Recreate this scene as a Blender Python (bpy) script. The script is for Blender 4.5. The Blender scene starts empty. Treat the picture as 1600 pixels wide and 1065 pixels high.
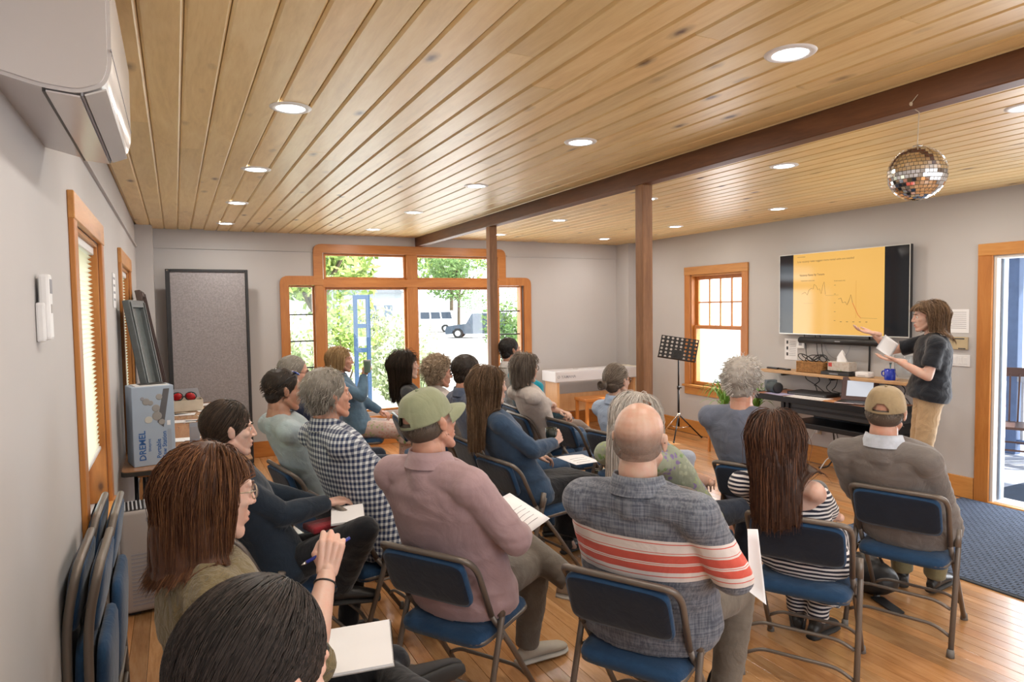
import bpy, bmesh, math, random
import numpy as np
from mathutils import Vector, Matrix, noise
PI = math.pi
random.seed(7); RNG = np.random.default_rng(7)
SC = bpy.context.scene; COL = SC.collection
rad = math.radians

# ------------------------------------------------------------ camera, sky, sun, exposure
XL, XR, YF, YB, HC = -.345, 6.08, 8.25, -1.6, 2.62      # the room: left, right, far, back walls and ceiling
def setup():
    cd = bpy.data.cameras.new('camera'); cam = bpy.data.objects.new('camera', cd); COL.objects.link(cam)
    yaw, p, r = .467322, .0491137, -.0145036
    f = Vector((math.sin(yaw)*math.cos(p), math.cos(yaw)*math.cos(p), -math.sin(p)))
    rt = Vector((math.cos(yaw), -math.sin(yaw), 0)); up = rt.cross(f)
    a = rt*math.cos(r) + up*math.sin(r); b = up*math.cos(r) - rt*math.sin(r)
    m = Matrix((a, b, -f)).transposed().to_4x4(); m.translation = (0, 0, 1.70)
    cam.matrix_world = m
    cd.sensor_width = 36; cd.lens = 1041.2/1600*36; cd.clip_start = .05; cd.clip_end = 500
    SC.camera = cam
    SC.view_settings.view_transform = 'Standard'; SC.view_settings.look = 'None'
    SC.view_settings.gamma = 1; SC.view_settings.use_curve_mapping = False
    SC.view_settings.exposure = EXPOSURE
    w = bpy.data.worlds.new('sky'); SC.world = w; w.use_nodes = True
    bg = w.node_tree.nodes['Background']; bg.inputs[0].default_value = (.86, .93, 1, 1); bg.inputs[1].default_value = SKY
    s = bpy.data.lights.new('sun', 'SUN'); s.energy = SUN; s.angle = rad(.6); s.color = (1, .94, .84)
    so = bpy.data.objects.new('sun', s); COL.objects.link(so)
    so.rotation_euler = Vector(SUNDIR).to_track_quat('-Z', 'Y').to_euler(); so.location = (10, -5, 12)
    def area(name, loc, rot, sx, sy, e, col=(.93, .96, 1)):
        l = bpy.data.lights.new(name, 'AREA'); l.shape = 'RECTANGLE'; l.size = sx; l.size_y = sy; l.energy = e; l.color = col
        o = bpy.data.objects.new(name, l); COL.objects.link(o); o.location = loc; o.rotation_euler = rot
    # area lamps: added soft fill at the unseen back wall; daylight at far window, right window and open door
    area('added_back_fill', (2.9, YB+.08, 1.45), (rad(90), 0, 0), 5.2, 1.9, BACK)
    area('daylight_far_window', (2.79, YF+.35, 1.3), (rad(-90), 0, 0), 3.2, 1.9, FARW)
    area('daylight_right_window', (XR+.3, 6.35, 1.4), (0, rad(90), 0), 1.5, .8, 25)
    area('daylight_door', (XR+.25, 2.55, 1.1), (0, rad(90), 0), 2.0, 1.1, 45)
EXPOSURE = -.1; SKY = 3.0; SUN = 9.0; SUNDIR = (-.75, .42, -.95); BACK = 40; FARW = 60; LAMP = 9
setup()

# ------------------------------------------------------------ materials
def nodes(name):
    m = bpy.data.materials.new(name); m.use_nodes = True
    nt = m.node_tree; return m, nt, nt.nodes, nt.links, nt.nodes['Principled BSDF']
def N(nt, t, **k):
    n = nt.nodes.new(t)
    for a, v in k.items(): setattr(n, a, v)
    return n
def ramp(nt, stops, src, interp='LINEAR'):
    r = N(nt, 'ShaderNodeValToRGB'); r.color_ramp.interpolation = interp
    e = r.color_ramp.elements
    while len(e) > 1: e.remove(e[-1])
    for i, (p, c) in enumerate(stops):
        q = e[0] if i == 0 else e.new(p)
        q.position = p; q.color = (*c, 1) if len(c) == 3 else c
    nt.links.new(src, r.inputs[0]); return r.outputs[0]
def mixc(nt, f, a, b, mode='MIX'):
    m = N(nt, 'ShaderNodeMix', data_type='RGBA', blend_type=mode)
    for i, v in ((0, f), (6, a), (7, b)):
        if hasattr(v, 'links'): nt.links.new(v, m.inputs[i])
        elif i == 0: m.inputs[0].default_value = v
        else: m.inputs[i].default_value = (*v, 1) if len(v) == 3 else v
    return m.outputs[2]
def mathn(nt, op, a, b=0.0, c=None):
    m = N(nt, 'ShaderNodeMath', operation=op)
    for i, v in enumerate((a, b, c)):
        if v is None: continue
        if hasattr(v, 'links'): nt.links.new(v, m.inputs[i])
        else: m.inputs[i].default_value = v
    return m.outputs[0]
def coords(nt, kind='Object', scale=(1, 1, 1)):
    if kind == 'Position': src = N(nt, 'ShaderNodeNewGeometry').outputs['Position']
    else: src = N(nt, 'ShaderNodeTexCoord').outputs[kind]
    mp = N(nt, 'ShaderNodeMapping'); mp.inputs['Scale'].default_value = scale
    nt.links.new(src, mp.inputs[0]); return mp.outputs[0]
def noisef(nt, vec, scale, detail=3, rough=.55, dist=0):
    n = N(nt, 'ShaderNodeTexNoise'); n.inputs['Scale'].default_value = scale; n.inputs['Detail'].default_value = detail
    n.inputs['Roughness'].default_value = rough; n.inputs['Distortion'].default_value = dist
    nt.links.new(vec, n.inputs['Vector']); return n.outputs[0]
def bumpit(nt, b, h, strength=.3, dist=.01):
    n = N(nt, 'ShaderNodeBump'); n.inputs['Strength'].default_value = strength; n.inputs['Distance'].default_value = dist
    nt.links.new(h, n.inputs['Height']); nt.links.new(n.outputs[0], b.inputs['Normal'])
def plain(name, col, rough=.6, metal=0, var=.12, vscale=8, bump=0, bscale=60, emit=0, sheen=0, spec=.5, bdist=.004):
    m, nt, ns, ln, b = nodes(name)
    v = coords(nt); n = noisef(nt, v, vscale)
    c = ramp(nt, [(.25, tuple(x*(1-var) for x in col)), (.75, tuple(min(1, x*(1+var)) for x in col))], n)
    ln.new(c, b.inputs['Base Color']); b.inputs['Roughness'].default_value = rough; b.inputs['Metallic'].default_value = metal
    b.inputs['Specular IOR Level'].default_value = spec
    if bump: bumpit(nt, b, noisef(nt, v, bscale, 4), bump, bdist)
    if emit:
        b.inputs['Emission Color'].default_value = (*col, 1); b.inputs['Emission Strength'].default_value = emit
    if sheen: b.inputs['Sheen Weight'].default_value = sheen
    return m
def wood(name, stops, axis='y', rough=.42, scale=1.0, knots=.0, perobj=.0, kcol=(.12, .05, .02), coat=0, kscale=2.2):
    """stops: grain colours; the grain runs along `axis` in world space; each board shifts and tints by its own random number"""
    m, nt, ns, ln, b = nodes(name)
    oi = N(nt, 'ShaderNodeObjectInfo'); pos = N(nt, 'ShaderNodeNewGeometry').outputs['Position']
    off = N(nt, 'ShaderNodeVectorMath', operation='SCALE'); off.inputs[0].default_value = (37, 91, 53)
    ln.new(oi.outputs['Random'], off.inputs['Scale'])
    add = N(nt, 'ShaderNodeVectorMath', operation='ADD'); ln.new(pos, add.inputs[0]); ln.new(off.outputs[0], add.inputs[1])
    k = {'x': (.12, 1, 1), 'y': (1, .12, 1), 'z': (1, 1, .12)}[axis]
    mp = N(nt, 'ShaderNodeMapping'); mp.inputs['Scale'].default_value = tuple(q*scale for q in k); ln.new(add.outputs[0], mp.inputs[0])
    v = mp.outputs[0]
    g1 = noisef(nt, v, 9, 4, .6, 1.6); g2 = noisef(nt, v, 70, 3, .6, .4)
    g = mathn(nt, 'ADD', mathn(nt, 'MULTIPLY', g1, .7), mathn(nt, 'MULTIPLY', g2, .3))
    c = ramp(nt, stops, g)
    if perobj:
        tint = ramp(nt, [(0, (1-perobj,)*3), (.5, (1, 1, 1)), (1, (1, 1-perobj*.45, 1-perobj*.9))], oi.outputs['Random'])
        c = mixc(nt, 1.0, c, tint, 'MULTIPLY')
    if knots:
        mp2 = N(nt, 'ShaderNodeMapping'); kk = {'x': (.45, 1, 1), 'y': (1, .45, 1), 'z': (1, 1, .45)}[axis]
        mp2.inputs['Scale'].default_value = kk; ln.new(add.outputs[0], mp2.inputs[0])
        vo = N(nt, 'ShaderNodeTexVoronoi'); vo.inputs['Scale'].default_value = kscale*1.9; ln.new(mp2.outputs[0], vo.inputs['Vector'])
        wob = mathn(nt, 'ADD', vo.outputs['Distance'], mathn(nt, 'MULTIPLY', noisef(nt, add.outputs[0], 22, 3), .07))
        kn = ramp(nt, [(.045+knots*.02, (1, 1, 1)), (.085+knots*.03, (.35, .35, .35)), (.2, (0, 0, 0))], wob)
        c = mixc(nt, kn, c, kcol)
    ln.new(c, b.inputs['Base Color']); b.inputs['Roughness'].default_value = rough
    if coat: b.inputs['Coat Weight'].default_value = coat; b.inputs['Coat Roughness'].default_value = .12
    bumpit(nt, b, g2, .12, .002)
    return m
def cloth(name, c1, c2=None, kind='weave', bump=.35, rough=.9, sheen=.2, vscale=14, wr=9):
    """woven cloth; kind picks the pattern, all of it in the garment's own coordinates"""
    m, nt, ns, ln, b = nodes(name); c2 = c2 or tuple(x*.72 for x in c1)
    v = coords(nt); n = noisef(nt, v, vscale, 5, .65)
    if kind == 'weave': c = ramp(nt, [(.3, c2), (.7, c1)], n)
    elif kind == 'crosshatch':
        a = noisef(nt, coords(nt, 'Object', (1, 1, .06)), 160, 2); d = noisef(nt, coords(nt, 'Object', (.06, .06, 1)), 160, 2)
        c = ramp(nt, [(.4, c2), (.62, c1)], mathn(nt, 'MULTIPLY', mathn(nt, 'ADD', a, d), .5))
    elif kind in ('stripes', 'band', 'plaid'):
        sep = N(nt, 'ShaderNodeSeparateXYZ'); ln.new(v, sep.inputs[0])
        if kind == 'stripes':
            w = mathn(nt, 'ADD', sep.outputs[2], mathn(nt, 'MULTIPLY', noisef(nt, v, 5, 2), .03))
            w = mathn(nt, 'FRACT', mathn(nt, 'MULTIPLY', w, 52))
            c = ramp(nt, [(0, c2), (.47, c2), (.53, c1)], w, 'CONSTANT')
        elif kind == 'plaid':
            u = mathn(nt, 'ADD', sep.outputs[0], mathn(nt, 'MULTIPLY', sep.outputs[1], .9))
            fx = mathn(nt, 'FRACT', mathn(nt, 'MULTIPLY', u, 36)); fz = mathn(nt, 'FRACT', mathn(nt, 'MULTIPLY', sep.outputs[2], 36))
            a = ramp(nt, [(0, (1,)*3), (.52, (0,)*3)], fx, 'CONSTANT'); d = ramp(nt, [(0, (1,)*3), (.52, (0,)*3)], fz, 'CONSTANT')
            s = mathn(nt, 'MULTIPLY', mathn(nt, 'ADD', a, d), .5)
            c = ramp(nt, [(0, c1), (.4, tuple((p+2*q)/3 for p, q in zip(c1, c2))), (.8, c2)], s, 'CONSTANT')
        else:
            a = noisef(nt, coords(nt, 'Object', (1, 1, .06)), 150, 2); d = noisef(nt, coords(nt, 'Object', (.06, .06, 1)), 150, 2)
            base = ramp(nt, [(.4, c2), (.62, c1)], mathn(nt, 'MULTIPLY', mathn(nt, 'ADD', a, d), .5))
            red = (.62, .10, .07); wh = (.72, .66, .64)
            z0 = .775; st = []
            for zz, cc in ((0, None), (.000, wh), (.014, red), (.017, wh), (.03, red), (.052, wh), (.056, red), (.058, wh), (.062, red), (.088, wh), (.094, red), (.096, wh), (.122, red), (.125, wh), (.133, None)):
                st.append((zz*4, cc))
            zz = mathn(nt, 'MULTIPLY', mathn(nt, 'SUBTRACT', sep.outputs[2], z0), 3.3)
            stripe = ramp(nt, [(p, cc or (0, 0, 0)) for p, cc in st[1:]], zz, 'CONSTANT')
            msk = mathn(nt, 'MULTIPLY', mathn(nt, 'GREATER_THAN', zz, 0), mathn(nt, 'LESS_THAN', zz, .133*4))
            c = mixc(nt, msk, base, stripe)
    elif kind == 'floral':
        vo = N(nt, 'ShaderNodeTexVoronoi'); vo.inputs['Scale'].default_value = 34; ln.new(v, vo.inputs['Vector'])
        vo2 = N(nt, 'ShaderNodeTexVoronoi'); vo2.inputs['Scale'].default_value = 9; ln.new(v, vo2.inputs['Vector'])
        s = N(nt, 'ShaderNodeSeparateColor'); ln.new(vo2.outputs['Color'], s.inputs[0])
        pal = ramp(nt, [(0, c1), (.45, (.16, .28, .10)), (.62, (.34, .42, .20)), (.8, (.22, .16, .36))], s.outputs[0], 'CONSTANT')
        msk = ramp(nt, [(.0, (1,)*3), (.55, (.9,)*3), (.7, (0,)*3)], mathn(nt, 'ADD', vo.outputs['Distance'], mathn(nt, 'MULTIPLY', n, .5)))
        c = mixc(nt, msk, c2, pal)
    ln.new(c, b.inputs['Base Color']); b.inputs['Roughness'].default_value = rough; b.inputs['Sheen Weight'].default_value = sheen
    b.inputs['Specular IOR Level'].default_value = .25
    h = mathn(nt, 'ADD', mathn(nt, 'MULTIPLY', noisef(nt, v, wr, 3, .5, 1.2), 1.0), mathn(nt, 'MULTIPLY', noisef(nt, v, 260, 2), .06))
    bumpit(nt, b, h, bump, .03)
    return m
def glassy(name, refl=.06, tint=(1, 1, 1)):
    m, nt, ns, ln, b = nodes(name); ns.remove(b)
    out = ns['Material Output']; t = N(nt, 'ShaderNodeBsdfTransparent'); t.inputs[0].default_value = (*tint, 1)
    g = N(nt, 'ShaderNodeBsdfGlossy'); g.inputs['Roughness'].default_value = .02
    lw = N(nt, 'ShaderNodeLayerWeight'); lw.inputs[0].default_value = .5; fr = N(nt, 'ShaderNodeMath', operation='MULTIPLY_ADD'); ln.new(mathn(nt, 'POWER', lw.outputs['Facing'], 4.0), fr.inputs[0]); fr.inputs[1].default_value = .7; fr.inputs[2].default_value = .035
    mx = N(nt, 'ShaderNodeMixShader'); ln.new(fr.outputs[0], mx.inputs[0]); ln.new(t.outputs[0], mx.inputs[1]); ln.new(g.outputs[0], mx.inputs[2])
    ln.new(mx.outputs[0], out.inputs[0]); return m
def translucent(name, col, mixf=.55):
    m, nt, ns, ln, b = nodes(name); out = ns['Material Output']
    b.inputs['Base Color'].default_value = (*col, 1); b.inputs['Roughness'].default_value = .8
    t = N(nt, 'ShaderNodeBsdfTranslucent'); t.inputs[0].default_value = (*col, 1)
    mx = N(nt, 'ShaderNodeMixShader'); mx.inputs[0].default_value = mixf
    ln.new(b.outputs[0], mx.inputs[1]); ln.new(t.outputs[0], mx.inputs[2]); ln.new(mx.outputs[0], out.inputs[0]); return m
def skinmat(name, col, stubble=None):
    m, nt, ns, ln, b = nodes(name)
    v = coords(nt); n = noisef(nt, v, 22, 4, .6)
    red = (min(1, col[0]*1.02), col[1]*.78, col[2]*.72)
    c = ramp(nt, [(.3, col), (.75, red)], n)
    ln.new(c, b.inputs['Base Color']); b.inputs['Roughness'].default_value = .42
    b.inputs['Subsurface Weight'].default_value = .12; b.inputs['Subsurface Radius'].default_value = (.02, .008, .004); b.inputs['Subsurface Scale'].default_value = .5
    bumpit(nt, b, noisef(nt, v, 170, 3), .12, .002); return m
def hairmat(name, col, hi=None):
    m, nt, ns, ln, b = nodes(name); hi = hi or tuple(min(1, x*1.9+.01) for x in col)
    n = noisef(nt, coords(nt), 45, 3, .6)
    at = N(nt, 'ShaderNodeAttribute'); at.attribute_name = 'tone'
    f = mathn(nt, 'ADD', mathn(nt, 'MULTIPLY', at.outputs['Fac'], .75), mathn(nt, 'MULTIPLY', n, .35))
    c = ramp(nt, [(.15, tuple(x*.7 for x in col)), (.45, col), (.9, hi)], f)
    ln.new(c, b.inputs['Base Color']); b.inputs['Roughness'].default_value = .5; b.inputs['Specular IOR Level'].default_value = .32
    return m

MK = {}
# ------------------------------------------------------------ mesh helpers
def mk(name, verts, faces, mat, parent=None, smooth=False, mats=None, midx=None, uvs=None):
    me = bpy.data.meshes.new(name); me.from_pydata([tuple(v) for v in verts], [], faces); me.update()
    return link(name, me, mat, parent, smooth, mats, midx)
def link(name, me, mat, parent=None, smooth=False, mats=None, midx=None):
    if mats:
        for q in mats: me.materials.append(q)
        if midx is not None: me.polygons.foreach_set('material_index', midx)
    elif mat: me.materials.append(mat)
    if smooth: me.polygons.foreach_set('use_smooth', [True]*len(me.polygons))
    o = bpy.data.objects.new(name, me); COL.objects.link(o)
    if parent: o.parent = parent
    return o
class G:
    """collects vertices and faces of one part"""
    def __init__(s): s.v = []; s.f = []
    def add(s, v, f):
        n = len(s.v); s.v += [tuple(float(c) for c in q) for q in v]; s.f += [tuple(i+n for i in q) for q in f]; return s
    def box(s, x0, x1, y0, y1, z0, z1, ch=0, M=None):
        if ch:
            bm = bmesh.new(); bmesh.ops.create_cube(bm, size=1)
            for q in bm.verts: q.co = ((x0+x1)/2+q.co.x*(x1-x0), (y0+y1)/2+q.co.y*(y1-y0), (z0+z1)/2+q.co.z*(z1-z0))
            bmesh.ops.bevel(bm, geom=list(bm.edges), offset=ch, segments=1 if ch < .006 else 2, affect='EDGES', profile=.6)
            bm.verts.index_update(); v = [q.co.copy() for q in bm.verts]; f = [[q.index for q in a.verts] for a in bm.faces]; bm.free()
        else:
            v = [Vector((x, y, z)) for z in (z0, z1) for y in (y0, y1) for x in (x0, x1)]
            f = [(0, 2, 3, 1), (4, 5, 7, 6), (0, 1, 5, 4), (2, 6, 7, 3), (0, 4, 6, 2), (1, 3, 7, 5)]
        if M is not None: v = [M @ Vector(q) for q in v]
        return s.add(v, f)
    def tube(s, pts, r, n=8, cap=True, close=False):
        pts = [Vector(p) for p in pts]; m = len(pts); rr = r if hasattr(r, '__len__') else [r]*m
        T = []
        for i in range(m):
            a = pts[(i-1) % m if close else max(i-1, 0)]; b = pts[(i+1) % m if close else min(i+1, m-1)]
            T.append((b-a).normalized() if (b-a).length > 1e-9 else Vector((0, 0, 1)))
        u = T[0].orthogonal().normalized(); V = []
        for i in range(m):
            u = (u - T[i]*u.dot(T[i]))
            u = u.normalized() if u.length > 1e-6 else T[i].orthogonal().normalized()
            w = T[i].cross(u)
            for k in range(n):
                a = 2*PI*k/n; V.append(pts[i]+(u*math.cos(a)+w*math.sin(a))*rr[i])
        F = []
        for i in range(m if close else m-1):
            j = (i+1) % m
            for k in range(n): F.append((i*n+k, i*n+(k+1) % n, j*n+(k+1) % n, j*n+k))
        if cap and not close: F += [tuple(range(n))[::-1], tuple(range((m-1)*n, m*n))]
        return s.add(V, F)
    def lathe(s, prof, n=24, M=None, cap=True):
        V = [Vector((r*math.cos(2*PI*k/n), r*math.sin(2*PI*k/n), z)) for r, z in prof for k in range(n)]
        F = [(i*n+k, i*n+(k+1) % n, (i+1)*n+(k+1) % n, (i+1)*n+k) for i in range(len(prof)-1) for k in range(n)]
        if cap: F += [tuple(range(n))[::-1], tuple(range((len(prof)-1)*n, len(prof)*n))]
        if M is not None: V = [M @ q for q in V]
        return s.add(V, F)
    def ell(s, c, r, n=14, m=9, M=None):
        V = []; F = []
        for j in range(m+1):
            ph = PI*j/m
            for k in range(n):
                a = 2*PI*k/n; V.append(Vector((r[0]*math.sin(ph)*math.cos(a), r[1]*math.sin(ph)*math.sin(a), r[2]*math.cos(ph))))
        if M is not None: V = [M @ q for q in V]
        V = [q+Vector(c) for q in V]
        for j in range(m):
            for k in range(n): F.append((j*n+k, (j+1)*n+k, (j+1)*n+(k+1) % n, j*n+(k+1) % n))
        return s.add(V, F)
    def cap(s, a, b, ra, rb, n=12):
        """tapered capsule with round ends"""
        a = Vector(a); b = Vector(b); d = (b-a); L = max(d.length, 1e-5); d /= L
        pts = []; rr = []
        for k in (80, 55, 28): pts.append(a-d*ra*math.sin(rad(k))); rr.append(ra*math.cos(rad(k)))
        for t in (0, .33, .66, 1): pts.append(a+d*L*t); rr.append(ra+(rb-ra)*t)
        for k in (28, 55, 80): pts.append(b+d*rb*math.sin(rad(k))); rr.append(rb*math.cos(rad(k)))
        return s.tube(pts, rr, n)
    def loft(s, st, n=20):
        """st: list of (centre, side vector*rx, front vector*ry)"""
        V = []; F = []
        for c, X, Y in st:
            for k in range(n):
                a = 2*PI*k/n; V.append(Vector(c)+Vector(X)*math.cos(a)+Vector(Y)*math.sin(a))
        m = len(st)
        for i in range(m-1):
            for k in range(n): F.append((i*n+k, i*n+(k+1) % n, (i+1)*n+(k+1) % n, (i+1)*n+k))
        F += [tuple(range(n))[::-1], tuple(range((m-1)*n, m*n))]
        return s.add(V, F)
    def prism(s, poly, a, b, M=None, axis='y'):
        """polygon extruded between a and b along axis"""
        n = len(poly)
        def P(p, t): return {'y': Vector((p[0], t, p[1])), 'x': Vector((t, p[0], p[1])), 'z': Vector((p[0], p[1], t))}[axis]
        V = [P(p, a) for p in poly]+[P(p, b) for p in poly]
        if M is not None: V = [M @ q for q in V]
        F = [tuple(range(n))[::-1], tuple(range(n, 2*n))]+[(k, (k+1) % n, n+(k+1) % n, n+k) for k in range(n)]
        return s.add(V, F)
    def out(s, name, mat, parent=None, smooth=False): return mk(name, s.v, s.f, mat, parent, smooth)
def fillet(pts, r, k=4, close=False):
    pts = [Vector(p) for p in pts]; o = []
    m = len(pts)
    for i in range(m):
        if not close and i in (0, m-1): o.append(pts[i]); continue
        a, p, b = pts[i-1], pts[i], pts[(i+1) % m]
        ra = min(r, (a-p).length*.49, (b-p).length*.49)
        p0 = p+(a-p).normalized()*ra; p1 = p+(b-p).normalized()*ra
        for t in range(k+1):
            t /= k; o.append(p0*(1-t)**2+p*2*t*(1-t)+p1*t*t)
    return o
def remesh(g, voxel, smooth=2, fac=.5):
    """union of everything in g as one closed smooth surface; returns arrays"""
    me = bpy.data.meshes.new('t'); me.from_pydata(g.v, [], g.f); me.update()
    o = bpy.data.objects.new('t', me); COL.objects.link(o)
    q = o.modifiers.new('r', 'REMESH'); q.mode = 'VOXEL'; q.voxel_size = voxel; q.adaptivity = 0
    if smooth:
        q = o.modifiers.new('s', 'SMOOTH'); q.factor = fac; q.iterations = smooth
    dg = bpy.context.evaluated_depsgraph_get(); e = o.evaluated_get(dg); m2 = bpy.data.meshes.new_from_object(e)
    n = len(m2.vertices); v = np.empty(n*3, np.float32); m2.vertices.foreach_get('co', v); v = v.reshape(-1, 3).astype(float)
    f = [tuple(p.vertices) for p in m2.polygons]
    bpy.data.objects.remove(o); bpy.data.meshes.remove(me); bpy.data.meshes.remove(m2)
    return v, f
def tag(o, label=None, cat=None, group=None, kind=None):
    for k, v in (('label', label), ('category', cat), ('group', group), ('kind', kind)):
        if v: o[k] = v
    return o
def thing(name, loc, label, cat, group=None, rz=0):
    o = bpy.data.objects.new(name, None); COL.objects.link(o); o.location = loc; o.rotation_euler = (0, 0, rz); o.empty_display_size = .1
    return tag(o, label, cat, group)
KIDS = {}
def copy_tree(o, parent=None):
    c = o.copy(); COL.objects.link(c); c.parent = parent
    for ch in [q for q in COL.objects if q.parent == o]: copy_tree(ch, c)
    return c
def text_mesh(name, s, size, mat, parent, M, align='LEFT', depth=.0004, bold=0):
    cu = bpy.data.curves.new(name, 'FONT'); cu.body = s; cu.size = size; cu.extrude = depth; cu.align_x = align; cu.offset = bold; cu.resolution_u = 2
    o = bpy.data.objects.new(name, cu); COL.objects.link(o)
    me = bpy.data.meshes.new_from_object(o.evaluated_get(bpy.context.evaluated_depsgraph_get())); bpy.data.objects.remove(o)
    me.transform(M); me.materials.clear(); return link(name, me, mat, parent)
# ------------------------------------------------------------ people
def basis(az, pitch=0, roll=0):
    """frame whose +y looks along az (degrees clockwise from +y), pitch up, roll right"""
    return Matrix.Rotation(-rad(az), 3, 'Z') @ Matrix.Rotation(rad(pitch), 3, 'X') @ Matrix.Rotation(rad(roll), 3, 'Y')
def ik(S, T, l1, l2, pole):
    S, T, pole = Vector(S), Vector(T), Vector(pole)
    d = T-S; L = min(d.length, (l1+l2)*.995); u = d.normalized(); T = S+u*L
    a = (l1*l1-l2*l2+L*L)/(2*L); h = math.sqrt(max(l1*l1-a*a, 0))
    p = (pole-u*pole.dot(u)); p = p.normalized() if p.length > 1e-5 else u.orthogonal().normalized()
    return S+u*a+p*h, T
def hand_mesh(curl, spread=1.0, thumb=0.0, voxel=.0034):
    """right hand: wrist at origin, fingers along +y, palm towards -z, thumb at -x"""
    g = G(); X = (-.030, -.010, .010, .029); Ln = (.040, .045, .041, .032)
    for i in range(4):
        x = X[i]; base = Vector((x*1.0, .088-abs(i-1)*.004, 0))
        g.cap((x*.62, .004, 0), base, .0135, .0105)
        g.cap((x*.62, .02, -.006), base+Vector((0, -.012, -.006)), .011, .009)
        a = 0; p = base; r = (.0098, .0088, .0078, .0066) if i < 3 else (.0086, .0076, .0068, .0058)
        sx = (i-1.5)*-.055*spread
        for k in range(3):
            a += rad(curl*(.8, 1.15, .8)[k]*(1+.08*i)); l = Ln[i]*(1, .62, .5)[k]
            q = p+Vector((-sx*l*math.cos(a), l*math.cos(a), -l*math.sin(a)))
            g.cap(p, q, r[k], r[k+1], 10); p = q
    t0 = Vector((-.020, .022, -.006)); t1 = Vector((-.043, .048, -.014-.01*thumb)); t2 = Vector((-.052+.014*thumb, .078, -.020-.018*thumb)); t3 = Vector((-.050+.028*thumb, .102, -.024-.026*thumb))
    g.cap(t0, t1, .0155, .0125); g.cap(t1, t2, .0112, .0096); g.cap(t2, t3, .0094, .0074)
    g.cap((0, -.05, 0), (0, .012, 0), .0225, .021); g.ell((0, .045, -.004), (.034, .042, .013))
    return remesh(g, voxel, 2)
HANDS = {}
def get_hand(curl, thumb, vox):
    k = (curl, thumb, vox)
    if k not in HANDS: HANDS[k] = hand_mesh(curl, 1.0, thumb, vox)
    return HANDS[k]
def head_mesh(voxel, male=True, nose=1.0, jaw=1.0, age=0):
    g = G(); w = 1.0 if male else .95
    g.ell((0, -.018, .030), (.076*w, .097, .087), 24, 16)
    g.ell((0, .024, -.022), (.063*w, .062, .083), 20, 14)
    g.ell((0, .030, -.055), (.053*w*jaw, .055, .056), 18, 12)
    for s in (-1, 1):
        g.cap((s*.054*w*jaw, -.002, -.052), (s*.022*w, .060, -.100), .019*jaw, .016)
        g.ell((s*.041*w, .048, -.020), (.021, .026, .019))
        g.ell((s*.031, .066, .002), (.017, .016, .012))
        g.cap((s*.014, .082, .022), (s*.042, .068, .020), .0085 if male else .006, .007)
        g.ell((s*.0795*w, -.010, -.006), (.006, .017, .030), 12, 9, Matrix.Rotation(rad(14), 3, 'X') @ Matrix.Rotation(rad(s*-16), 3, 'Z'))
        g.ell((s*.083*w, -.017, .008), (.006, .012, .018), 10, 8, Matrix.Rotation(rad(s*-22), 3, 'Z'))
        g.ell((s*.0092, .091, -.032), (.0070, .008, .0062))
    g.ell((0, .066, -.100), (.021*jaw, .020, .018), 14, 10)
    g.cap((0, .082, .014), (0, .084+.016*nose, -.025), .0070, .0088*nose)
    g.ell((0, .086+.015*nose, -.030), (.0098, .0092, .0082))
    g.ell((0, .070, -.064), (.027, .021, .026), 14, 10)
    g.cap((-.017, .084, -.0585), (.017, .084, -.0585), .0052, .0052); g.cap((-.006, .0885, -.0575), (.006, .0885, -.0575), .0056, .0056)
    g.cap((-.014, .083, -.0705), (.014, .083, -.0705), .0068, .0068)
    g.cap((0, -.022, -.055), (0, -.040, -.19), .058 if male else .045, .062 if male else .049)
    v, f = remesh(g, voxel, 2 if voxel < .005 else 1, .45)
    for s in (-1, 1):                                   # eye sockets, mouth line
        d = np.linalg.norm((v-np.array((s*.030, .083, .001)))/np.array((1.25, 1, .8)), axis=1)
        v[:, 1] -= .0085*np.exp(-(d/.0135)**2)
    d = np.abs(v[:, 2]+.0642); m = (np.abs(v[:, 0]) < .026) & (v[:, 1] > .07)
    v[m, 1] -= .0035*np.exp(-(d[m]/.003)**2)
    if age:
        for zz in (.045, .055): 
            m = (v[:, 1] > .05) & (np.abs(v[:, 0]) < .05); v[m, 1] -= .0008*np.exp(-((v[m, 2]-zz)/.002)**2)
    return v, f
def hairshell(kind, male, vox):
    g = G(); w = 1.0 if male else .95
    t = {'short': .006, 'buzz': .0025, 'curly': .024, 'wavy': .015, 'long': .0035, 'pull': .003, 'fluffy': .021}[kind]
    g.ell((0, -.025-t*.3, .036+t*.2), (.077*w+t, .0965+t, .085+t), 26, 18)
    lo = {'curly': -.03, 'wavy': -.012, 'long': -.02, 'fluffy': -.01}.get(kind, 0)
    g.ell((0, -.058, -.030+lo*.6), (.062*w+t*.7, .046+t*.5, .055-lo*.4), 20, 14)
    for s in (-1, 1): g.ell((s*.060*w, -.022, .005+lo*.3), (.020+t*.5, .044, .038-lo*.5), 14, 10)
    v, f = remesh(g, vox, 1)
    amp = {'curly': .012, 'wavy': .006, 'fluffy': .007}.get(kind, .0022); fr = {'curly': 42, 'wavy': 30, 'fluffy': 32}.get(kind, 60)
    hl = np.clip((v[:, 1]-(.034+.42*np.maximum(v[:, 2], -.01)))/.012, 0, 1)*np.clip((.074-v[:, 2])/.012, 0, 1)
    c0 = np.array((0, -.02, .03)); v = c0+(v-c0)*(1-(.10+t*2.2)*hl)[:, None]
    for i in range(len(v)):
        p = Vector(v[i]); nn = noise.noise(p*fr)+.5*noise.noise(p*fr*2.1+Vector((7, 3, 1)))
        c = Vector((0, -.03, .02)); v[i] = p+(p-c).normalized()*amp*nn
    return v, f
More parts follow.
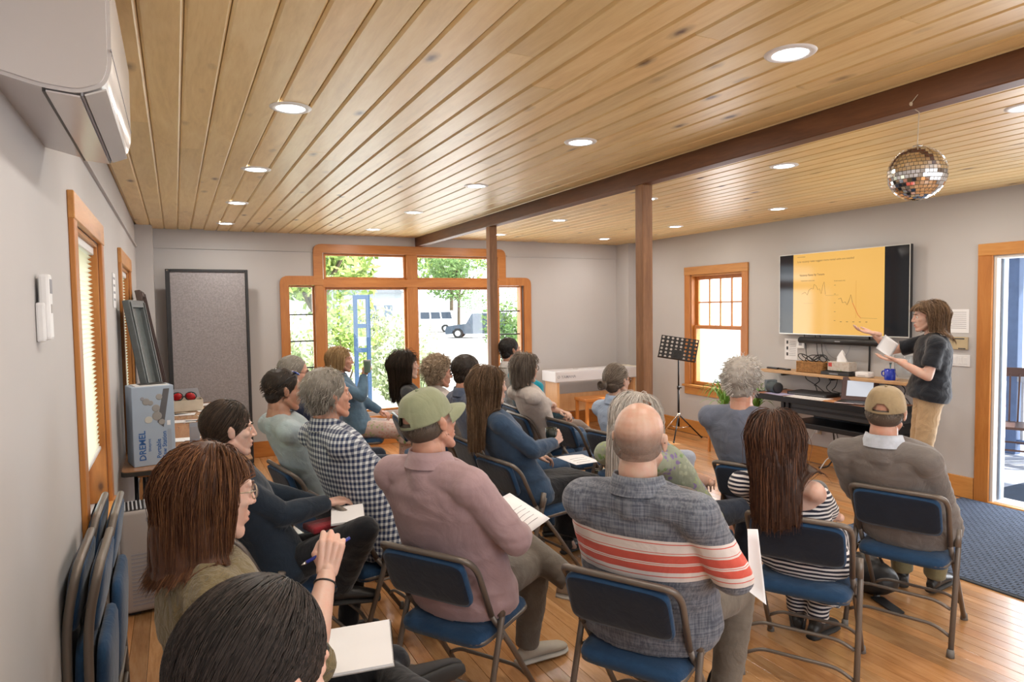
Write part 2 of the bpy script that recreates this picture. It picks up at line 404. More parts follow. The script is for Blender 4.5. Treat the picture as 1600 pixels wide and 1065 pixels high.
def strand_mesh(paths, r0, r1=.25, tones=None):
    V = []; F = []; tone = []
    ns = 3
    for pi, P in enumerate(paths):
        m = len(P); b = len(V)
        for i in range(m):
            d = (P[min(i+1, m-1)]-P[max(i-1, 0)]); d = d.normalized() if d.length > 1e-7 else Vector((0, 0, -1))
            u = d.cross(Vector((.3, .9, .2))); u = u.normalized() if u.length > 1e-5 else Vector((1, 0, 0)); w = d.cross(u)
            r = r0*(1-(1-r1)*(i/(m-1))**2)
            for k in range(ns):
                a = 2*PI*k/ns; V.append(P[i]+(u*math.cos(a)+w*math.sin(a)*.6)*r)
        for i in range(m-1):
            for k in range(ns): F.append((b+i*ns+k, b+i*ns+(k+1) % ns, b+(i+1)*ns+(k+1) % ns, b+(i+1)*ns+k))
        tone += [tones[pi] if tones else random.random()]*(m*ns)
    return V, F, tone
LAYS = {}
def scalp(n, male, front=.062, low=-.05):
    out = []
    while len(out) < n:
        d = Vector((random.gauss(0, 1), random.gauss(0, 1), random.gauss(0, 1))).normalized()
        p = Vector((d.x*.078, -.022+d.y*.097, .034+d.z*.086))
        if p.y > front-.03*(abs(p.x)/.07): continue
        if p.z < .070+random.gauss(0, .004) and p.y > .030+.42*max(p.z, -.01): continue
        if p.z < low or (p.z < .03 and p.y > .02-.25*(.03-p.z)-.0): continue
        out.append((p, d))
    return out
def strands(n, length, male, R, C, body, part=0.0, stiff=.5, spreadv=.010, curl=0, back=.35, gravity=1.0, segs=9, low=-.05, lmin=.8, front=.062, thick=.012):
    """hair locks grown from the scalp: they leave the parting, hug the skull and fall over neck and shoulders; all in the person's frame"""
    paths = []
    Ri = R.transposed()
    for p, d in scalp(n, male, front, low):
        L = length*random.uniform(lmin, 1.06); step = L/segs
        lay = random.random()
        side = 1 if p.x > part+random.gauss(0, .004) else -1
        sw = min(1, max(0, (p.y+.065)/.09)) if gravity > .8 else 1
        t = Vector((side*(.85*sw+random.gauss(0, .06)), -back*(1.6-sw)+random.gauss(0, .08), -.5*(1-sw))); t = (t-d*t.dot(d)).normalized()
        q = p+d*.003; P = [q.copy()]; v = (t+d*.02).normalized()
        ph = random.uniform(0, 6.28)
        for i in range(segs):
            g = Ri @ Vector((0, 0, -1))
            k = gravity*min(1, .35+1.4*i/segs)
            v = (v*(1-.45*k)+g*.75*k+Vector((random.gauss(0, .05), random.gauss(0, .05), 0))).normalized()
            q = q+v*step
            if curl: q = q+Vector((math.sin(ph+i*1.9), math.cos(ph+i*1.7), math.sin(i*1.3+ph)*.4))*curl
            # stay outside skull
            c = Vector((0, -.022, .030)); e = Vector((.0830+thick*lay, (.1065 if q.y < 0 else .0965)+thick*lay, .0975+thick*lay))
            w = q-c; s = math.sqrt((w.x/e.x)**2+(w.y/e.y)**2+(w.z/e.z)**2)
            if s < 1:
                q = c+w/s
                nn = Vector((w.x/e.x**2, w.y/e.y**2, w.z/e.z**2)).normalized(); v = (v-nn*v.dot(nn)); v = v.normalized() if v.length > 1e-5 else nn
            if gravity > .8 and q.z < .0:      # locks gather instead of fanning out
                rr = math.hypot(q.x, q.y+.03); lim = .102+thick*lay
                if rr > lim and q.y < .02: q.x *= 1-.35*(1-lim/rr); q.y = (q.y+.03)*(1-.35*(1-lim/rr))-.03
            # keep off the face
            if q.y > .022 and q.z < .045: q.x = math.copysign(max(.074, abs(q.x)), q.x if abs(q.x) > .01 else side); q.y = .022-random.uniform(0, .018)
            # neck and shoulders
            if q.z < -.05:
                wq = C+R @ q
                for bc, br in body:
                    w = wq-bc; s = math.sqrt((w.x/br.x)**2+(w.y/br.y)**2+(w.z/br.z)**2)
                    if s < 1: wq = bc+w/max(s, .2)*(1+.04*lay)
                q = Ri @ (wq-C)
            v = (q-P[-1]).normalized() if (q-P[-1]).length > 1e-6 else v
            P.append(q.copy())
        paths.append([C+R @ x for x in P]); LAYS[id(paths[-1])] = lay
    return paths
def add_strands(name, paths, r0, mat, parent, r1=.3):
    V, F, tone = strand_mesh(paths, r0, r1)
    o = mk(name, V, F, mat, parent, True); a = o.data.attributes.new('tone', 'FLOAT', 'POINT'); a.data.foreach_set('value', tone); return o
def wrinkle(v, amp, fr=14, seed=0.0, zone=None):
    out = v.copy(); c = v.mean(axis=0)
    # approximate outward direction by face-free estimate: from the nearest body axis, good enough for cloth folds
    for i in range(len(v)):
        p = Vector(v[i]); q = Vector((p.x*fr*.75+seed, p.y*fr*.75, p.z*fr*1.5))
        a = 1-abs(noise.noise(q))*2.6; b = noise.noise(q*.45+Vector((4, 9, 2)))
        s = amp*(a*.6+b)*(zone(p) if zone else 1)
        out[i, 0] += s*NORM[i][0]; out[i, 1] += s*NORM[i][1]; out[i, 2] += s*NORM[i][2]*.6
    return out
def normals(v, f):
    n = np.zeros_like(v); fa = np.array([q[:4] if len(q) > 3 else (*q, q[0]) for q in f])
    a = v[fa[:, 2]]-v[fa[:, 0]]; b = v[fa[:, 3]]-v[fa[:, 1]]; c = np.cross(a, b)
    for k in range(4): np.add.at(n, fa[:, k], c)
    return n/np.maximum(np.linalg.norm(n, axis=1, keepdims=True), 1e-9)
NORM = None
def garment(name, g, mat, parent, vox, wamp=.004, fr=14, seed=0, sm=2, zone=None):
    global NORM
    v, f = remesh(g, vox, sm)
    NORM = normals(v, f)
    v = wrinkle(v, wamp, fr, seed, zone)
    return mk(name, v, f, mat, parent, True)
def shoe(parent, ankle, heel_az, mat, sole, L=.27, pitch=0, boot=0, name='shoe', W=1.0, roll=0):
    """shoe built heel to toe along +y; ankle centre above the heel"""
    M = Matrix.Translation(Vector(ankle)) @ (Matrix.Rotation(-rad(heel_az), 4, 'Z') @ Matrix.Rotation(rad(pitch), 4, 'X') @ Matrix.Rotation(rad(roll), 4, 'Y')) @ Matrix.Translation((0, 0, -.085))
    st = []; so = []
    for t, w, h in ((0, .022, .045), (.03, .031, .062), (.09, .034, .066+.0*boot), (.15, .038, .058), (.2, .043, .045), (.24, .040, .036), (.265, .026, .026), (.275, .010, .016)):
        y = -.055+t*L/.27; st.append((M @ Vector((0, y, .018+h/2)), (M.to_3x3() @ Vector((w*W, 0, 0))), M.to_3x3() @ Vector((0, 0, h/2))))
        so.append((M @ Vector((0, y, .012)), (M.to_3x3() @ Vector((w*W+.005, 0, 0))), M.to_3x3() @ Vector((0, 0, .013))))
    g = G().loft(st, 16)
    g.cap(M @ Vector((0, 0, .06)), M @ Vector((0, -.004, .09+boot)), .036, .037+boot*.08)
    v, f = remesh(g, .006, 2); up = mk(name, v, f, mat, parent, True)
    G().loft(so, 16).out('sole', sole, up, True)
    return up


def lip(): return MK['lip']
def person(label, chair, head, look, P):
    """chair=(x,y,az) of the sitter or stander, head=(x,y,ztop) in the world, look=(az,pitch,roll)"""
    x, y, az = chair; male = P.get('male', True); w = P.get('w', 1.0); q = P.get('q', 1.0)
    root = thing('person', (x, y, 0), label, 'person', P.get('group'), rz=-rad(az))
    Rw = Matrix.Rotation(rad(az), 3, 'Z')
    loc = lambda p: Rw @ (Vector(p)-Vector((x, y, 0)))
    R = basis(look[0]-az, look[1], look[2]); hs = P.get('hs', 1.05)
    top = loc(head); C = top-R @ Vector((0, -.018, .117))*hs           # head centre
    Nk = C+R @ Vector((0, -.028, -.10))*hs; Nk = Nk+Vector((0, -.008, -.040))*hs   # neck base
    sex = 'm' if male else 'f'
    stand = P.get('stand', False)
    hz = .93 if stand else .535
    P0 = Vector(P.get('hip', (0, -.010, hz-.045))); Cc = Vector(P.get('spine', (0, -.075, (P0.z+Nk.z)/2-.04)))
    Cc.x += (Nk.x-P0.x)*.35
    def spine(t): return P0*(1-t)**2+Cc*2*t*(1-t)+Nk*t*t
    tw = P.get('twist', (look[0]-az)*.22)                                # shoulders turn a little with the head
    belly = P.get('belly', .0)
    tab = {'m': [(0, .172, .125), (.10, .190, .135), (.25, .186, .132), (.42, .180, .124), (.60, .184, .122), (.76, .190, .120), (.88, .182, .105), (.96, .105, .075), (1.0, .06, .058)],
           'f': [(0, .172, .125), (.10, .186, .135), (.25, .160, .122), (.42, .140, .105), (.60, .152, .112), (.76, .160, .112), (.88, .148, .092), (.96, .088, .066), (1.0, .052, .052)]}[sex]
    def torso(g, inf=0.0, lo=0.0, hi=1.0, flare=0.0):
        st = []
        for t, rx, ry in tab:
            if t < lo or t > hi: continue
            c = spine(t); a = rad(-tw*t); s = Vector((math.cos(a), math.sin(a), 0)); tg = (spine(min(t+.05, 1))-spine(max(t-.05, 0))).normalized()
            f = tg.cross(s) * -1; f = f if f.y > 0 else -f
            b = belly*math.exp(-((t-.28)/.2)**2); k = w*(1+flare*max(0, .3-t))
            ky = .90*w**.4*(1+flare*.4*max(0, .3-t)); st.append((c+f*b*.9, s*(rx*k+inf), f*(ry*ky+inf+b*.8)))
        g.loft(st, 24)
    a = rad(-tw); sv = Vector((math.cos(a), math.sin(a), 0)); fv = Vector((-math.sin(a), math.cos(a), 0))
    shw = (.168 if male else .148)*w**.75; drop = P.get('shdrop', .070)
    sh = {s: Nk+sv*s*shw+Vector((0, 0, -drop))+Vector(P.get('sh'+('R' if s > 0 else 'L'), (0, 0, 0)))+fv*.008 for s in (-1, 1)}
    la, lf = (.285, .255) if male else (.265, .235)
    arms = {}
    for s, key in ((1, 'R'), (-1, 'L')):
        A = P.get('arm'+key) or dict(hand=(s*.10, .22, .66), fdir=(-s*.35, .8, -.2), palm=(0, 0, -1))
        hd = Vector(A['hand']); el, wr = ik(sh[s], hd, la, lf, A.get('pole', (s*.38, -.6, -1)))
        arms[s] = (sh[s], el, wr, A)
    # legs
    legs = {}
    for s, key in ((1, 'R'), (-1, 'L')):
        Lg = P.get('leg'+key) or {}
        hip = Vector((s*.092, P0.y+.03, hz)) if not stand else Vector((s*.09, P0.y, .92))
        ank = Vector(Lg.get('ank', (s*.13, .36, .095) if not stand else (s*.10, 0, .09)))
        ll = .43 if not stand else .4165
        kn, an = ik(hip, ank, ll, ll, Lg.get('pole', (s*.15, .5, 1) if not stand else (0, 1, 0)))
        legs[s] = (hip, kn, an, Lg)
    vox = .0125*q
    sk = P['skin']
    g = G(); torso(g, -.012)
    nk0 = C+R @ Vector((0, -.03, -.085))*hs
    g.cap(Nk+Vector((0, .012, -.015)), nk0, .060*hs if male else .047*hs, .062*hs if male else .045*hs)
    for s in (-1, 1):
        S, E, W_, A = arms[s]; k = (1.0 if male else .86)*w**.5
        g.cap(Nk+Vector((0, 0, -.035)), S+Vector((0, 0, .002)), .044*k, .046*k); g.ell(S, (.052*k, .052*k, .050*k))
        m_ = S.lerp(E, .4); g.cap(S, m_, .052*k, .047*k); g.cap(m_, E, .047*k, .038*k)
        m_ = E.lerp(W_, .3); g.cap(E, m_, .038*k, .041*k); g.cap(m_, W_, .041*k, .0255*k)
        H, K, An, Lg = legs[s]
        g.cap(H, K, .078*k, .054*k); m_ = K.lerp(An, .32); g.cap(K, m_, .053*k, .055*k); g.cap(m_, An, .055*k, .036*k)
        g.cap(An, An+Vector((0, .05, -.055)), .035, .03)
    bv, bf = remesh(g, vox, 2)
    V = [bv]; F = list(bf); n0 = len(bv)
    hv, hf = head_mesh(P.get('hvox', .0052), male, P.get('nose', 1.0), P.get('jaw', 1.0), P.get('age', 0))
    hw = hv*hs @ np.array(R).T+np.array(C)
    F += [tuple(i+n0 for i in q_) for q_ in hf]; V.append(hw); hstart = n0; n0 += len(hw)
    for s in (-1, 1):
        S, E, W_, A = arms[s]
        fd = Vector(A.get('fdir', (W_-E))).normalized(); pl = Vector(A.get('palm', (0, 0, -1))); z = -(pl-fd*pl.dot(fd)).normalized(); xx = fd.cross(z)
        hm, ff = get_hand(A.get('curl', 28), A.get('thumb', .3), P.get('handvox', .0042))
        hm = hm.copy()*(1.0 if male else .92)
        if s < 0: hm[:, 0] *= -1; ff = [q_[::-1] for q_ in ff]
        M = np.array((xx, fd, z)).T
        V.append(hm @ M.T+np.array(W_)); F += [tuple(i+n0 for i in q_) for q_ in ff]; n0 += len(hm)
    body = mk('body', np.vstack(V), F, sk, root, True)
    # lips tint: faces round the mouth use the lip material
    me = body.data; me.materials.append(MK['lip'])
    lipm = {i+hstart for i in np.where((np.abs(hv[:, 0]) < .021) & (hv[:, 1] > .0855) & (hv[:, 2] < -.055) & (hv[:, 2] > -.076))[0]}
    for pg in me.polygons:
        if pg.vertices[0] in lipm: pg.material_index = 1
    # eyes and brows
    for s in (-1, 1):
        c = C+R @ Vector((s*.030, .0675, .001))*hs
        e = G().ell((0, 0, 0), (.0118*hs,)*3, 14, 10).out('eye', MK['white_eye'], root, True); e.location = c
        i_ = G().ell(R @ Vector((s*.001, .0088, 0))*hs, (.0048*hs,)*3, 10, 7).out('iris', MK['iris'], e, True)
        g = G(); g.tube([C+R @ Vector(p)*hs for p in ((s*.012, .0865, .0205), (s*.024, .0865, .0245), (s*.036, .079, .0245), (s*.046, .067, .018))], [.0022, .0034, .003, .0012], 6)
        g.out('eyebrow', P.get('brow', P['hairm']), root, True)
    # ---- clothes
    short = P.get('sleeve', 'long'); shirt = P['shirt']; inf = P.get('inf', .012)
    g = G(); torso(g, inf, P.get('hem', 0.0), P.get('hi', .97), P.get('flare', .25))
    if not P.get('offsh'): g.tube([Nk+Vector((0, .004, -.09)), Nk+Vector((0, .002, -.04)), Nk+Vector((0, .004, -.012))], [.085 if male else .068, (.082 if male else .064)*hs, (.069 if male else .054)*hs], 20)
    if P.get('tail'): g.ell(P0+Vector((0, -.02, -.015)), (.19*w, .13, .05))
    seedv = random.uniform(0, 50)
    for s in (-1, 1):
        S, E, W_, A = arms[s]; k = (1.0 if male else .86)*w**.5
        if not P.get('offsh') or s < 0:
            g.cap(Nk+Vector((0, 0, -.045)), S+Vector((0, 0, .002)), .046*k+inf, .045*k+inf)
        off = P.get('offsh') and s > 0
        if not off: g.ell(S+Vector((0, 0, -.008)), (.053*k+inf, .054*k+inf, .052*k+inf))
        loose = P.get('loose', .006)
        if short == 'none': continue
        tt = {'short': .72, 'elbow': 1.0, 'long': 1.0, 'roll': 1.0, 'cap': .45}[short]
        end = S.lerp(E, tt); m_ = S.lerp(E, .4*tt)
        si = inf*.6; g.cap(S.lerp(m_, .75) if off else S, m_, .054*k+si, .050*k+si+loose*.5)
        if short in ('short', 'cap'):
            d = (E-S).normalized(); g.tube([m_, end], [.050*k+si+loose*.5, .048*k+si+loose*1.3], 16)
        else:
            g.cap(m_, end, .050*k+si+loose*.5, .042*k+si+loose)
        if short in ('long', 'roll'):
            tt = .97 if short == 'long' else P.get('rollt', .5); e2 = E.lerp(W_, tt); g.cap(E, E.lerp(W_, .3*tt), .042*k+si+loose, .043*k+si+loose); g.tube([E.lerp(W_, .3*tt), e2], [.043*k+si+loose, (.028+.013*(1-tt))*k+si+.003], 16)
    el = [(arms[s][1]) for s in (-1, 1)]
    def zone(p):
        z = .55+.6*math.exp(-((p.z-(P0.z+.12))/.10)**2)
        for e_ in el: z += 1.1*math.exp(-((p-e_).length/.09)**2)
        return z
    sname = P.get('sname', 'shirt')
    shirt_o = garment(sname, g, shirt, root, .011*q, P.get('wr', .005), P.get('wfr', 13), seedv, 2, zone)
    if P.get('shirtlabel'): shirt_o['label'] = P['shirtlabel']
    if P.get('collar'):
        cm = P.get('collarm', shirt); rr = (.060 if male else .052)*hs
        nb = Nk+Vector((0, .004, .004)); up = (nk0-Nk).normalized(); V = []; Fc = []; n = 26
        for k in range(n):
            an = 2*PI*k/n+PI/2+.12*0
            for j, (ro, h) in enumerate(((1.45, -.02), (1.30, .006), (1.22, .034), (1.30, .040), (1.46, .010), (1.62, -.022))):
                dd = sv*math.cos(an)+fv*math.sin(an); fr_ = max(0, math.sin(an))
                V.append(nb+dd*rr*ro+Vector((0, 0, 1))*(h*(1-.35*fr_)-.02*fr_)+fv*.01)
        for k in range(n):
            for j in range(5): Fc.append((k*6+j, ((k+1) % n)*6+j, ((k+1) % n)*6+j+1, k*6+j+1))
        co = mk('collar', V, Fc, cm, shirt_o, True)
        if P.get('collarlabel'): co['label'] = P['collarlabel']
    # trousers, shorts or skirt
    pk = P.get('pants', 'long'); pm = P.get('pantsm')
    if pk != 'none':
        g = G(); kk = (1.0 if male else .9)
        g.ell(P0+Vector((0, .02 if not stand else -.01, .035)), (.178*w, .135 if not stand else .11, .10)); 
        if stand: g.cap(P0+Vector((-.07*w, -.01, .04)), P0+Vector((.07*w, -.01, .04)), .10*w, .10*w)
        for s in (-1, 1):
            H, K, An, Lg = legs[s]; g.cap(H, K, .094*kk, .070*kk)
            if pk == 'shorts': continue
            if pk == 'crop': g.tube([K, K.lerp(An, .25), K.lerp(An, .75)], [.07*kk, .072*kk, .062*kk], 16)
            else:
                g.cap(K, K.lerp(An, .28), .068*kk, .070*kk); g.tube([K.lerp(An, .28), An+(K-An).normalized()*.0], [.070*kk, P.get('cuff', .056)*kk], 16)
        if pk == 'skirt':
            hs_, ks_, as_ = [(legs[-1][i]+legs[1][i])/2 for i in range(3)]
            L = P.get('skirtlen', .85)
            for t in (0, .25, .5, .75, 1):
                h = legs[-1][0].lerp(legs[1][0], t); k_ = legs[-1][1].lerp(legs[1][1], t); a_ = legs[-1][2].lerp(legs[1][2], t)
                g.cap(h, k_, .09, .078); g.tube([k_, k_.lerp(a_, L)], [.08, .085+.02*abs(t-.5)], 14)
        po = garment({'skirt': 'skirt', 'shorts': 'shorts'}.get(pk, 'trousers'), g, pm, root, .0125*q, .005, 12, seedv+9, 2)
    if P.get('shoes', True):
        for s in (-1, 1):
            H, K, An, Lg = legs[s]
            shoe(root, An, Lg.get('az', s*12), P.get('shoem', MK['black_leather']), P.get('solem', MK['rubber']), P.get('shoeL', .275 if male else .25), Lg.get('pitch', 0), P.get('boot', 0), roll=Lg.get('roll', 0))
            if P.get('sock'): G().tube([An+Vector((0, -.0, -.03)), An+(K-An).normalized()*.11], [.041, .045], 14).out('sock', P['sock'], root, True)
    # ---- hair
    hk = P.get('hair', 'short'); hm = P['hairm']
    bodyc = [(Nk.lerp(nk0, .4), Vector((.062, .062, .12))), (spine(.80)+Vector((0, 0, .0)), Vector((.20*w, .135*w, .15))), (spine(.55), Vector((.185*w, .14*w, .20))), (spine(.3), Vector((.19*w, .15*w, .2)))]
    for s in (-1, 1): bodyc.append((sh[s], Vector((.085, .085, .085))))
    def shell(kind, vx=.006, nm='hair'):
        v, f = hairshell(kind, male, vx); v = v*hs @ np.array(R).T+np.array(C); return mk(nm, v, f, hm, root, True)
    if hk in ('short', 'wavy', 'curly', 'fluffy', 'buzz'):
        ho = shell(hk, .0055)
        if hk != 'buzz':
            cfg = {'short': dict(n=500, length=.036, thick=.004, gravity=.5, back=1.6, segs=4), 'wavy': dict(n=800, length=.06, thick=.017, gravity=.6, back=.9, segs=5, curl=.004),
                   'curly': dict(n=900, length=.075, thick=.030, gravity=.5, back=.5, segs=7, curl=.011), 'fluffy': dict(n=1000, length=.045, thick=.026, gravity=.25, back=1.0, segs=4, curl=.003)}[hk]
            cfg.update(P.get('hcfg', {})); n_ = cfg.pop('n'); ln_ = cfg.pop('length')
            add_strands('lock', strands(int(n_*P.get('hden', 1)), ln_, male, R, C, bodyc, **cfg), P.get('hr', .0024), hm, ho)
    elif hk in ('long', 'bob'):
        ho = shell('long', .006)
        cfg = dict(n=2100, length=.44, thick=.018, gravity=1.0, back=.35, segs=12, lmin=.75) if hk == 'long' else dict(n=1300, length=.20, thick=.022, gravity=1.0, back=.3, segs=8, lmin=.85)
        cfg.update(P.get('hcfg', {})); n_ = cfg.pop('n'); ln_ = cfg.pop('length')
        pa = strands(int(n_*P.get('hden', 1)), ln_, male, R, C, bodyc, **cfg)
        add_strands('lock', pa, P.get('hr', .0019), hm, ho)
        g = G()
        for p_ in [x_ for x_ in pa if LAYS.get(id(x_), 1) < .34]: g.tube(p_, [.0062]*(len(p_)-2)+[.004, .002], 5)
        v, f = remesh(g, .0065, 1); mk('hair_mass', v, f, hm, ho, True)
    elif hk == 'pulled':
        ho = shell('pull', .0055)
        bc = Vector(P.get('bunpos', (0, -.125, -.02)))
        pa = []
        for p, d in scalp(int(1100*P.get('hden', 1)), male, .078, -.055):
            L_ = []
            for i in range(8):
                t = i/7; q_ = p.lerp(bc, t); c = Vector((0, -.022, .030)); e = Vector((.083, .1045, .0985)); wv = q_-c
                s_ = math.sqrt((wv.x/e.x)**2+(wv.y/e.y)**2+(wv.z/e.z)**2)
                if s_ < 1: q_ = c+wv/max(s_, .05)
                L_.append(C+R @ q_*hs)
            pa.append(L_)
        add_strands('lock', pa, P.get('hr', .0022), hm, ho, .7)
        if P.get('bun', True):
            g = G(); bcx = bc+Vector((0, -.022, -.002)); g.ell((0, 0, 0), (.03, .026, .03), 16, 12)
            for k in range(26):
                a0 = random.uniform(0, 6.28); pts = []
                for t in range(9):
                    a_ = a0+t*.5; pts.append(Vector((.029*math.cos(a_)*math.cos(k*.12-1.5), -.008-.024*math.sin(k*.12)*.8, .029*math.sin(a_))))
                g.tube(pts, .0045, 5)
            g2 = G().add([C+R @ (Vector(q_)+bcx)*hs for q_ in g.v], g.f); g2.out('bun', hm, ho, True)
    elif hk == 'fringe':
        g = G(); g.ell((0, -.0205, .030), (.0775*1.0, .0985, .0875), 28, 20); g.ell((0, -.038, -.015), (.0765, .078, .055), 26, 16)
        v, f = remesh(g, .005, 2); hl = np.clip((v[:, 1]-.0)/.01, 0, 1); v = v*(1-.12*hl)[:, None]; v = v*hs @ np.array(R).T+np.array(C); mk('stubble_hair', v, f, stub('grey_stubble', (.13, .10, .085), C.z+.055), root, True)
    elif hk == 'capfringe':
        g = G(); g.ell((0, -.040, -.012), (.0785, .080, .062), 26, 16); v, f = remesh(g, .005, 1); v = v*hs @ np.array(R).T+np.array(C)
        ho = mk('hair', v, f, hm, root, True)
        add_strands('lock', [s_ for s_ in strands(1400, .026, male, R, C, bodyc, gravity=.7, back=1.2, segs=4, thick=.002, low=-.06) if (R.transposed() @ (s_[0]-C)).z < .008], .0014, hm, ho)
    if P.get('fringebang'):
        pa = []
        for k in range(160):
            x0 = random.uniform(-.055, .055); p = Vector((x0, .045+random.uniform(-.02, .01), .105-abs(x0)*.25)); pa.append([C+R @ q_*hs for q_ in (p, p+Vector((x0*.1, .03, -.012)), p+Vector((x0*.2, .048, -.035)), p+Vector((x0*.28, .050, -.047)))])
        add_strands('bangs', pa, .0028, hm, root)
    if P.get('beard'):
        g = G(); g.ell((0, .034, -.088), (.050, .050, .030)); g.ell((0, .074, -.098), (.024, .018, .020)); v, f = remesh(g, .005, 1)
        v = v*hs @ np.array(R).T+np.array(C); mk('beard', v, f, P['beard'], root, True)
    if P.get('glasses'):
        gm = P['glasses']; g = G()
        for s in (-1, 1):
            rim = []
            for k in range(16):
                a_ = 2*PI*k/16; rim.append(C+R @ Vector((s*.031+.022*math.cos(a_), .094-.010*abs(s*.031+.022*math.cos(a_))/.05, .000+.018*math.sin(a_)))*hs)
            g.tube(rim, .0018 if P.get('thinrim') else .0028, 6, close=True)
            g.tube([C+R @ Vector(p)*hs for p in ((s*.053, .085, .006), (s*.074, .05, .008), (s*.082, -.01, .010), (s*.083, -.025, -.004))], .0018, 6)
        g.tube([C+R @ Vector(p)*hs for p in ((-.010, .095, .003), (0, .098, .005), (.010, .095, .003))], .0018, 6)
        go = g.out('glasses', gm, root, True)
        for s in (-1, 1):
            l = G().lathe([(.021, -.0006), (.021, .0006)], 16, Matrix.Translation(C+R @ Vector((s*.031, .090, .0))*hs) @ (R.to_4x4() @ Matrix.Rotation(rad(90), 4, 'X') @ Matrix.Diagonal((1, .8, 1, 1)))); l.out('lens', MK['glass'], go)
    if P.get('cap'): cap_hat(root, C, R, hs, P['cap'])
    return root, dict(C=C, R=R, hs=hs, arms=arms, legs=legs, Nk=Nk, sh=sh, root=root, Rw=Rw, x=x, y=y)
def cap_hat(root, C, R, hs, o):
    """six-panel cap: dome with an arched opening and strap at the back, brim at the front"""
    cm = o['mat']; V = []; F = []; n = 120; m = 30
    tf = lambda p: C+R @ (Vector(p))*hs
    t = Matrix.Rotation(rad(o.get('tilt', 6)), 3, 'X')
    def surf(k, j, off=0):
        a = 2*PI*k/n; ph = j/m*PI/2
        seam = 1-.018*max(0, 1-abs(((k/20+.5) % 1)-.5)*9)*(1-j/m*.7)
        r = math.cos(ph)**.62*seam; x = (.0875+off)*r*math.cos(a); y = (.107+off)*r*math.sin(a)-.018; z = .018+(.110+off)*math.sin(ph)**1.05
        bulge = noise.noise(Vector((x*22, y*22, z*22)))*.0022
        return t @ Vector((x*(1+bulge*8), y*(1+bulge*8), z+bulge))
    for off in (0, -.004):
        for j in range(m+1):
            for k in range(n): V.append(tf(surf(k, j, off)))
    L = n*(m+1)
    def hole(k, j):
        a = (2*PI*(k+.5)/n+PI/2) % (2*PI); a = min(a, 2*PI-a); return (a/.46)**2+((j+.5)/9.5)**2 < 1 and j >= 2
    for j in range(m):
        for k in range(n):
            if hole(k, j): continue
            k2 = (k+1) % n; F.append((j*n+k, j*n+k2, (j+1)*n+k2, (j+1)*n+k)); F.append((L+j*n+k, L+(j+1)*n+k, L+(j+1)*n+k2, L+j*n+k2))
    for k in range(n): k2 = (k+1) % n; F.append((k, L+k, L+k2, k2))
    hat = mk('cap', V, F, cm, root, True)
    if o.get('label'): hat['label'] = o['label']
    G().ell(tf(t @ Vector((0, -.018, .130))), (.007,)*3, 10, 6).out('button', cm, hat, True)
    V = []; F = []; na, nr = 17, 7
    for off in (0, -.0035):
        for i in range(na):
            u = -1+2*i/(na-1)
            for j in range(nr):
                r = j/(nr-1); ax = u*1.12; x0 = .0885*math.sin(ax); y0 = .108*math.cos(ax)-.018
                ext = .072*r*math.cos(u*PI/2)**.55
                V.append(tf(t @ Vector((x0*(1+.02*r), y0+ext, .020-.012*r*0-.020*abs(u)**2*r-.018*r*r+off))))
    q = na*nr
    for i in range(na-1):
        for j in range(nr-1): a = i*nr+j; F.append((a, a+nr, a+nr+1, a+1)); F.append((q+a, q+a+1, q+a+nr+1, q+a+nr))
    for i in range(na-1): a = i*nr+nr-1; F.append((a, a+nr, q+a+nr, q+a))
    mk('brim', V, F, cm, hat, True)
# ------------------------------------------------------------ palette
M = {}
M['wall'] = plain('wall_paint', (.50, .485, .485), .75, var=.025, vscale=2, bump=.05, bscale=220, spec=.3)
M['pine'] = wood('pine_ceiling', [(.25, (.64, .45, .19)), (.5, (.80, .60, .29)), (.75, (.90, .73, .41))], 'y', .36, 1.0, 1.6, .12, (.13, .06, .025), kscale=2.6)
M['floorwood'] = wood('oiled_floor', [(.25, (.31, .145, .055)), (.5, (.49, .26, .11)), (.75, (.60, .355, .175))], 'y', .26, 1.3, .6, .30, (.14, .05, .02), coat=.25)
M['trim'] = wood('fir_trim', [(.25, (.34, .115, .02)), (.5, (.46, .17, .034)), (.75, (.54, .23, .055))], 'x', .4, 1.0, .4, .06)
M['trimz'] = wood('fir_trim_upright', [(.25, (.34, .115, .02)), (.5, (.46, .17, .034)), (.75, (.54, .23, .055))], 'z', .4, 1.0, .4, .06)
M['trimy'] = wood('fir_trim_along', [(.25, (.40, .16, .035)), (.5, (.54, .24, .06)), (.75, (.62, .31, .09))], 'y', .4, 1.0, .4, .06)
M['beam'] = wood('douglas_beam', [(.25, (.075, .026, .009)), (.5, (.135, .050, .018)), (.75, (.20, .080, .03))], 'y', .5, 1.2, 0, .05)
M['post'] = wood('douglas_post', [(.25, (.13, .050, .016)), (.5, (.215, .090, .030)), (.75, (.33, .155, .06))], 'z', .5, 1.4, .5, .15)
M['glass'] = glassy('window_glass')
M['shade'] = translucent('pleated_shade', (.86, .85, .72), .6)
M['black'] = plain('black_plastic', (.018, .018, .02), .45, var=.1)
M['blackmetal'] = plain('black_metal', (.02, .02, .022), .38, .6, var=.1)
M['chrome'] = plain('chrome', (.75, .75, .76), .15, 1, var=.02)
M['white'] = plain('white_plastic', (.74, .74, .75), .35, var=.02)
M['paper'] = plain('white_paper', (.78, .78, .80), .8, var=.02)
M['ink'] = plain('printed_ink', (.05, .05, .06), .8, var=.02)
M['greyink'] = plain('grey_print', (.30, .30, .33), .8, var=.02)
M['slatgrey'] = plain('warm_grey_plastic', (.40, .37, .36), .45, var=.03)
